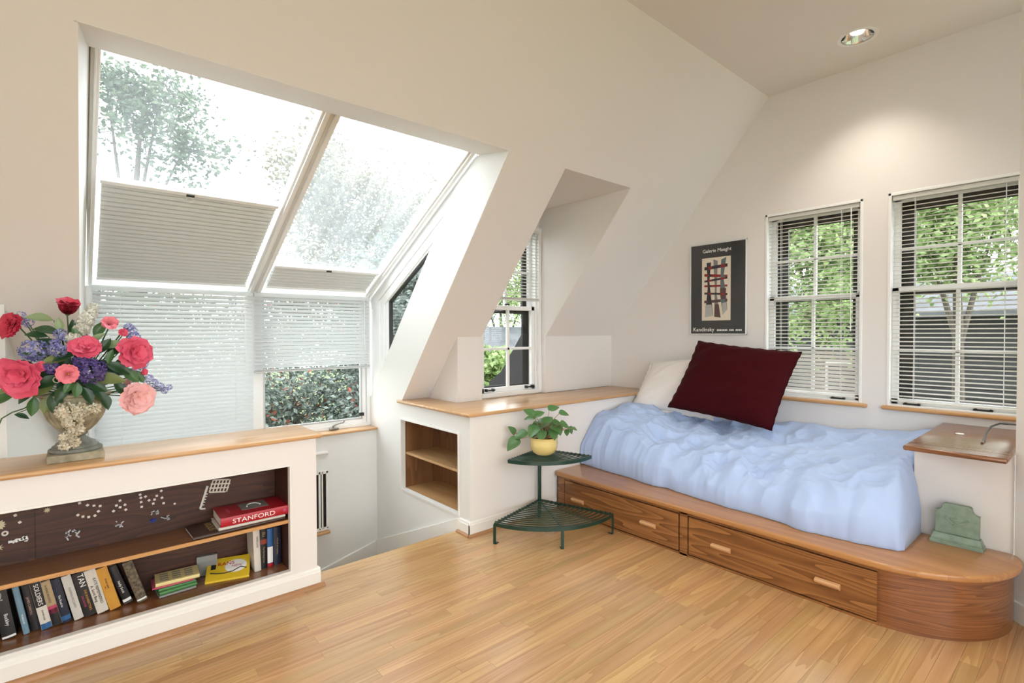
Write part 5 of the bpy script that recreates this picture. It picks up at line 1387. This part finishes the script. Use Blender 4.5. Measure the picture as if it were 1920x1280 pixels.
# ------------------------------------------------------------------ recessed lamps
def can(cx, cy, label):
    t = thing('recessed_light', (cx, cy, ZC), label, 'light', 'recessed ceiling lights')
    MB().lathe([(CR-.006, .0), (CR+.006, -.004), (CR+.018, -.003), (CR+.02, .0)], (cx, cy, ZC), 40, cap=False).build('trim_ring', FRAMEW, t, smooth=True)
    MB().lathe([(CR-.004, -.001), (CR-.007, .003), (CR-.014, .02), (CR-.025, .06), (CR-.045, .10), (CR-.06, .12), (.001, .125)], (cx, cy, ZC), 40, cap=False).build('reflector', CHROME, t, smooth=True)
    MB().lathe([(CR-.002, -.0015), (CR-.006, .001), (CR-.008, .001)], (cx, cy, ZC), 40, cap=False).build('dark_ring', BLACK, t)
    MB().lathe([(.001, .035), (.02, .037), (.034, .047), (.04, .06), (.036, .078), (.022, .09), (.018, .11)], (cx, cy, ZC), 24).build('bulb', BULB, t, smooth=True)
    ld = bpy.data.lights.new('lamp_light', 'SPOT'); ld.energy = CAN_W; ld.color = CAN_COL; ld.spot_size = math.radians(104); ld.spot_blend = 1.0; ld.shadow_soft_size = .05
    lo = bpy.data.objects.new('lamp_light', ld); COL.objects.link(lo); lo.parent = t; lo.location = (0, 0, -.006)
    return t
can(*CANS[0], 'round recessed ceiling light glowing above the bed')
for c, lab in zip(CANS[1:], ('recessed ceiling light next to the one over the bed, out of the picture', 'recessed ceiling light above the middle of the floor, out of the picture', 'recessed ceiling light above the bookcase front, out of the picture', 'added recessed fill light behind the camera on the bed side', 'added recessed fill light behind the camera on the bookcase side')):
    can(*c, lab)

# ------------------------------------------------------------------ outside
GR = mat('lawn_grass', (.10, .14, .05), .9, noise=.4, nscale=1.5)
MB().box(-60, 80, -60, 90, -5.2, -5.0).build('lawn', GR, kind='structure')
BARK = mat('bark', (.10, .085, .07), .9, noise=.3, nscale=9)
LT = [leafmat('tree_leaf_grey', (.05, .085, .045), (.13, .18, .10), transl=.3), leafmat('tree_leaf_green', (.16, .27, .08), (.50, .62, .30), rough=.35, transl=.4),
      leafmat('bush_leaf', (.07, .11, .09), (.30, .36, .33), rough=.3, transl=.25), leafmat('bush_leaf_red', (.25, .05, .03), (.45, .12, .06), transl=.3), leafmat('tree_leaf_autumn', (.13, .12, .07), (.27, .25, .16), transl=.3)]
def tree(name, label, foot, crowns, n, ls, m, group, trunk=.14, seed=1, extra=None):
    rg3 = random.Random(seed); foot = Vector(foot)
    t = thing(name, foot, label, 'tree' if 'tree' in name else 'bush', group)
    top = Vector(crowns[0][0])
    mb = MB(); mb.tube([foot, foot.lerp(top, .4)+Vector((.15, .1, 0)), foot.lerp(top, .8), top], [trunk, trunk*.8, trunk*.5, trunk*.2], 8)
    mb.build('trunk', BARK, t, smooth=True)
    br = MB(); lv = MB(); lv2 = MB()
    for ci, (c, r) in enumerate(crowns):
        c = Vector(c); r = Vector((r, r, r)) if not hasattr(r, '__len__') else Vector(r)
        s0 = foot.lerp(top, .75); br.tube([s0, (s0+c)/2+Vector((0, 0, .1)), c], [trunk*.35, trunk*.22, trunk*.1], 6)
        ends = []
        for k in range(14):
            d = Vector((rg3.gauss(0, 1), rg3.gauss(0, 1), rg3.gauss(0.2, 1))).normalized(); e = c+Vector((d.x*r.x, d.y*r.y, d.z*r.z))*rg3.uniform(.6, 1)
            br.tube([c, (c+e)/2+Vector((0, 0, -.05)), e], [trunk*.1, trunk*.06, trunk*.02], 5); ends.append(e)
        for k in range(n):
            # leaves gather along twigs
            e = rg3.choice(ends); u = rg3.uniform(.25, 1.08); p = c.lerp(e, u)+Vector((rg3.gauss(0, r.x*.17), rg3.gauss(0, r.y*.17), rg3.gauss(0, r.z*.17)))
            a = Vector((rg3.gauss(0, 1), rg3.gauss(0, 1), rg3.gauss(0, .6))).normalized(); b = a.cross(Vector((rg3.gauss(0, 1), rg3.gauss(0, 1), rg3.gauss(0, 1)))).normalized()
            s = ls*rg3.uniform(.7, 1.3); cc = a.cross(b)*s*.12
            (lv2 if (extra and rg3.random() < .07 and abs(p.x-c.x) < r.x*.5) else lv).add([p-a*s*.5, p+b*s*.28+cc, p+a*s*.5, p-b*s*.28+cc], [(0, 1, 2), (0, 2, 3)])
    br.build('branches', BARK, t)
    lv.build('foliage', m, t, recalc=False, kind='stuff')
    if extra and lv2.v: lv2.build('red_leaves', extra, t, recalc=False, kind='stuff')
    return t
def at(d, k): return Vector((0, 0, 1.5))+Vector(d)*k
# through the sloped glass
tree('leafy_tree', 'grey green leafy tree seen through the left slanted skylight', (.2, 11.0, -5), [(at((.11, 1.22, .40), 9), 1.05), (at((.06, 1.24, .47), 9), .8), (at((.175, 1.19, .36), 9), .8), (at((.14, 1.2, .46), 9.3), .8)], 900, .105, LT[0], 'trees outside', .13, 11)
tree('leafy_tree', 'hazy autumn tinted tree seen through the right slanted skylight', (5.2, 12.0, -5), [(at((.42, .98, .20), 11), 1.7), (at((.37, 1.0, .27), 11), 1.3), (at((.50, .93, .22), 11), 1.5), (at((.42, .97, .10), 11), 1.6)], 4200, .10, LT[4], 'trees outside', .15, 12)
tree('leafy_bush', 'dense grey green bush with red sprigs behind the crank window', (3.0, 8.6, -5), [((2.6, 8.3, .3), (1.6, .9, 1.3)), ((3.9, 8.0, .1), (1.4, .9, 1.3)), ((1.2, 8.8, .0), (1.5, .9, 1.3)), ((3.0, 7.9, -.8), (1.8, .8, 1.0)), ((.9, 9.6, 1.5), (1.5, .8, 1.2)), ((2.9, 9.4, 1.5), (1.5, .8, 1.1)), ((4.6, 9.0, 1.3), (1.2, .8, 1.1))], 5200, .085, LT[2], 'trees outside', .12, 13, LT[3])
tree('leafy_tree', 'dark leafy tree seen through the triangular side window', (6.0, 10.0, -5), [(at((.50, .89, .05), 9), 1.2), (at((.53, .87, .13), 9), 1.0), (at((.51, .88, -.05), 9), 1.2)], 5000, .09, LT[2], 'trees outside', .14, 14)
tree('leafy_tree', 'bright green tree seen through the small dormer window', (11.5, 13.6, -5), [(at((.64, .78, .06), 17), 1.8), (at((.60, .80, .12), 17), 1.6), (at((.69, .74, .11), 17), 1.8), (at((.625, .785, -.075), 8.5), .45)], 3200, .12, LT[1], 'trees outside', .15, 15)
tree('leafy_tree', 'bright green tree seen through the window behind the maroon pillow', (10.5, 3.2, -5), [(at((1.10, .38, .14), 8.5), 1.25), (at((1.09, .42, .22), 8.5), 1.0), (at((1.13, .32, .20), 8.5), 1.1), (at((1.10, .37, .06), 8.5), 1.0)], 2600, .115, LT[1], 'trees outside', .14, 16)
tree('leafy_tree', 'bright green tree seen through the window above the desk top', (11.6, 1.5, -5), [(at((1.30, .20, .21), 8.5), 1.25), (at((1.27, .26, .25), 8.5), 1.1), (at((1.34, .14, .23), 8.5), 1.2), (at((1.30, .20, .16), 8.8), 1.0)], 2600, .115, LT[1], 'trees outside', .14, 17)
# neighbouring houses
SID = mat('grey_siding', (.03, .032, .034), .8); ROOF = mat('grey_shingles', (.11, .12, .13), .85, noise=.25, nscale=2); TRIMW = mat('house_trim', (.5, .5, .48), .6)
def house(label, x0, x1, y0, y1, zw, zr, axis):
    h = thing('neighbour_house', ((x0+x1)/2, (y0+y1)/2, -5), label, 'house')
    MB().box(x0, x1, y0, y1, -5, zw).build('wall', SID, h)
    if axis == 'y':
        xm = (x0+x1)/2
        for s, e in ((x0-.4, xm), (x1+.4, xm)):
            MB().prism([(s, zw-.15), (e, zr), (e, zr+.12), (s, zw-.03)], 'y', y0-.4, y1+.4).build('roof', ROOF, h)
    else:
        ym = (y0+y1)/2
        for s, e in ((y0-.4, ym), (y1+.4, ym)):
            MB().prism([(s, zw-.15), (e, zr), (e, zr+.12), (s, zw-.03)], 'x', x0-.4, x1+.4).build('roof', ROOF, h)
    n = int((zw+5)/.22)
    for i in range(n-16, n):
        MB().box(x0-.03, x0, y0, y1, -5+i*.22, -5+i*.22+.19).build('siding_board', SID, h)
    for k in range(3):
        yy = y0+(y1-y0)*(k+.5)/3
        wn_ = MB().box(x0-.06, x0-.03, yy-.45, yy+.45, zw-2.6, zw-1.2).build('window', TRIMW, h)
        MB().box(x0-.07, x0-.06, yy-.38, yy+.38, zw-2.5, zw-1.3).build('pane', BLACK, wn_)
    return h
house('dark grey sided neighbour house seen below the trees through the right hand windows', 14.5, 19, -4.5, 6.0, 1.95, 2.75, 'y')
house('neighbour house with grey shingle roof seen through the small dormer window', 6.9, 13, 9.9, 14.5, .35, 1.55, 'x')
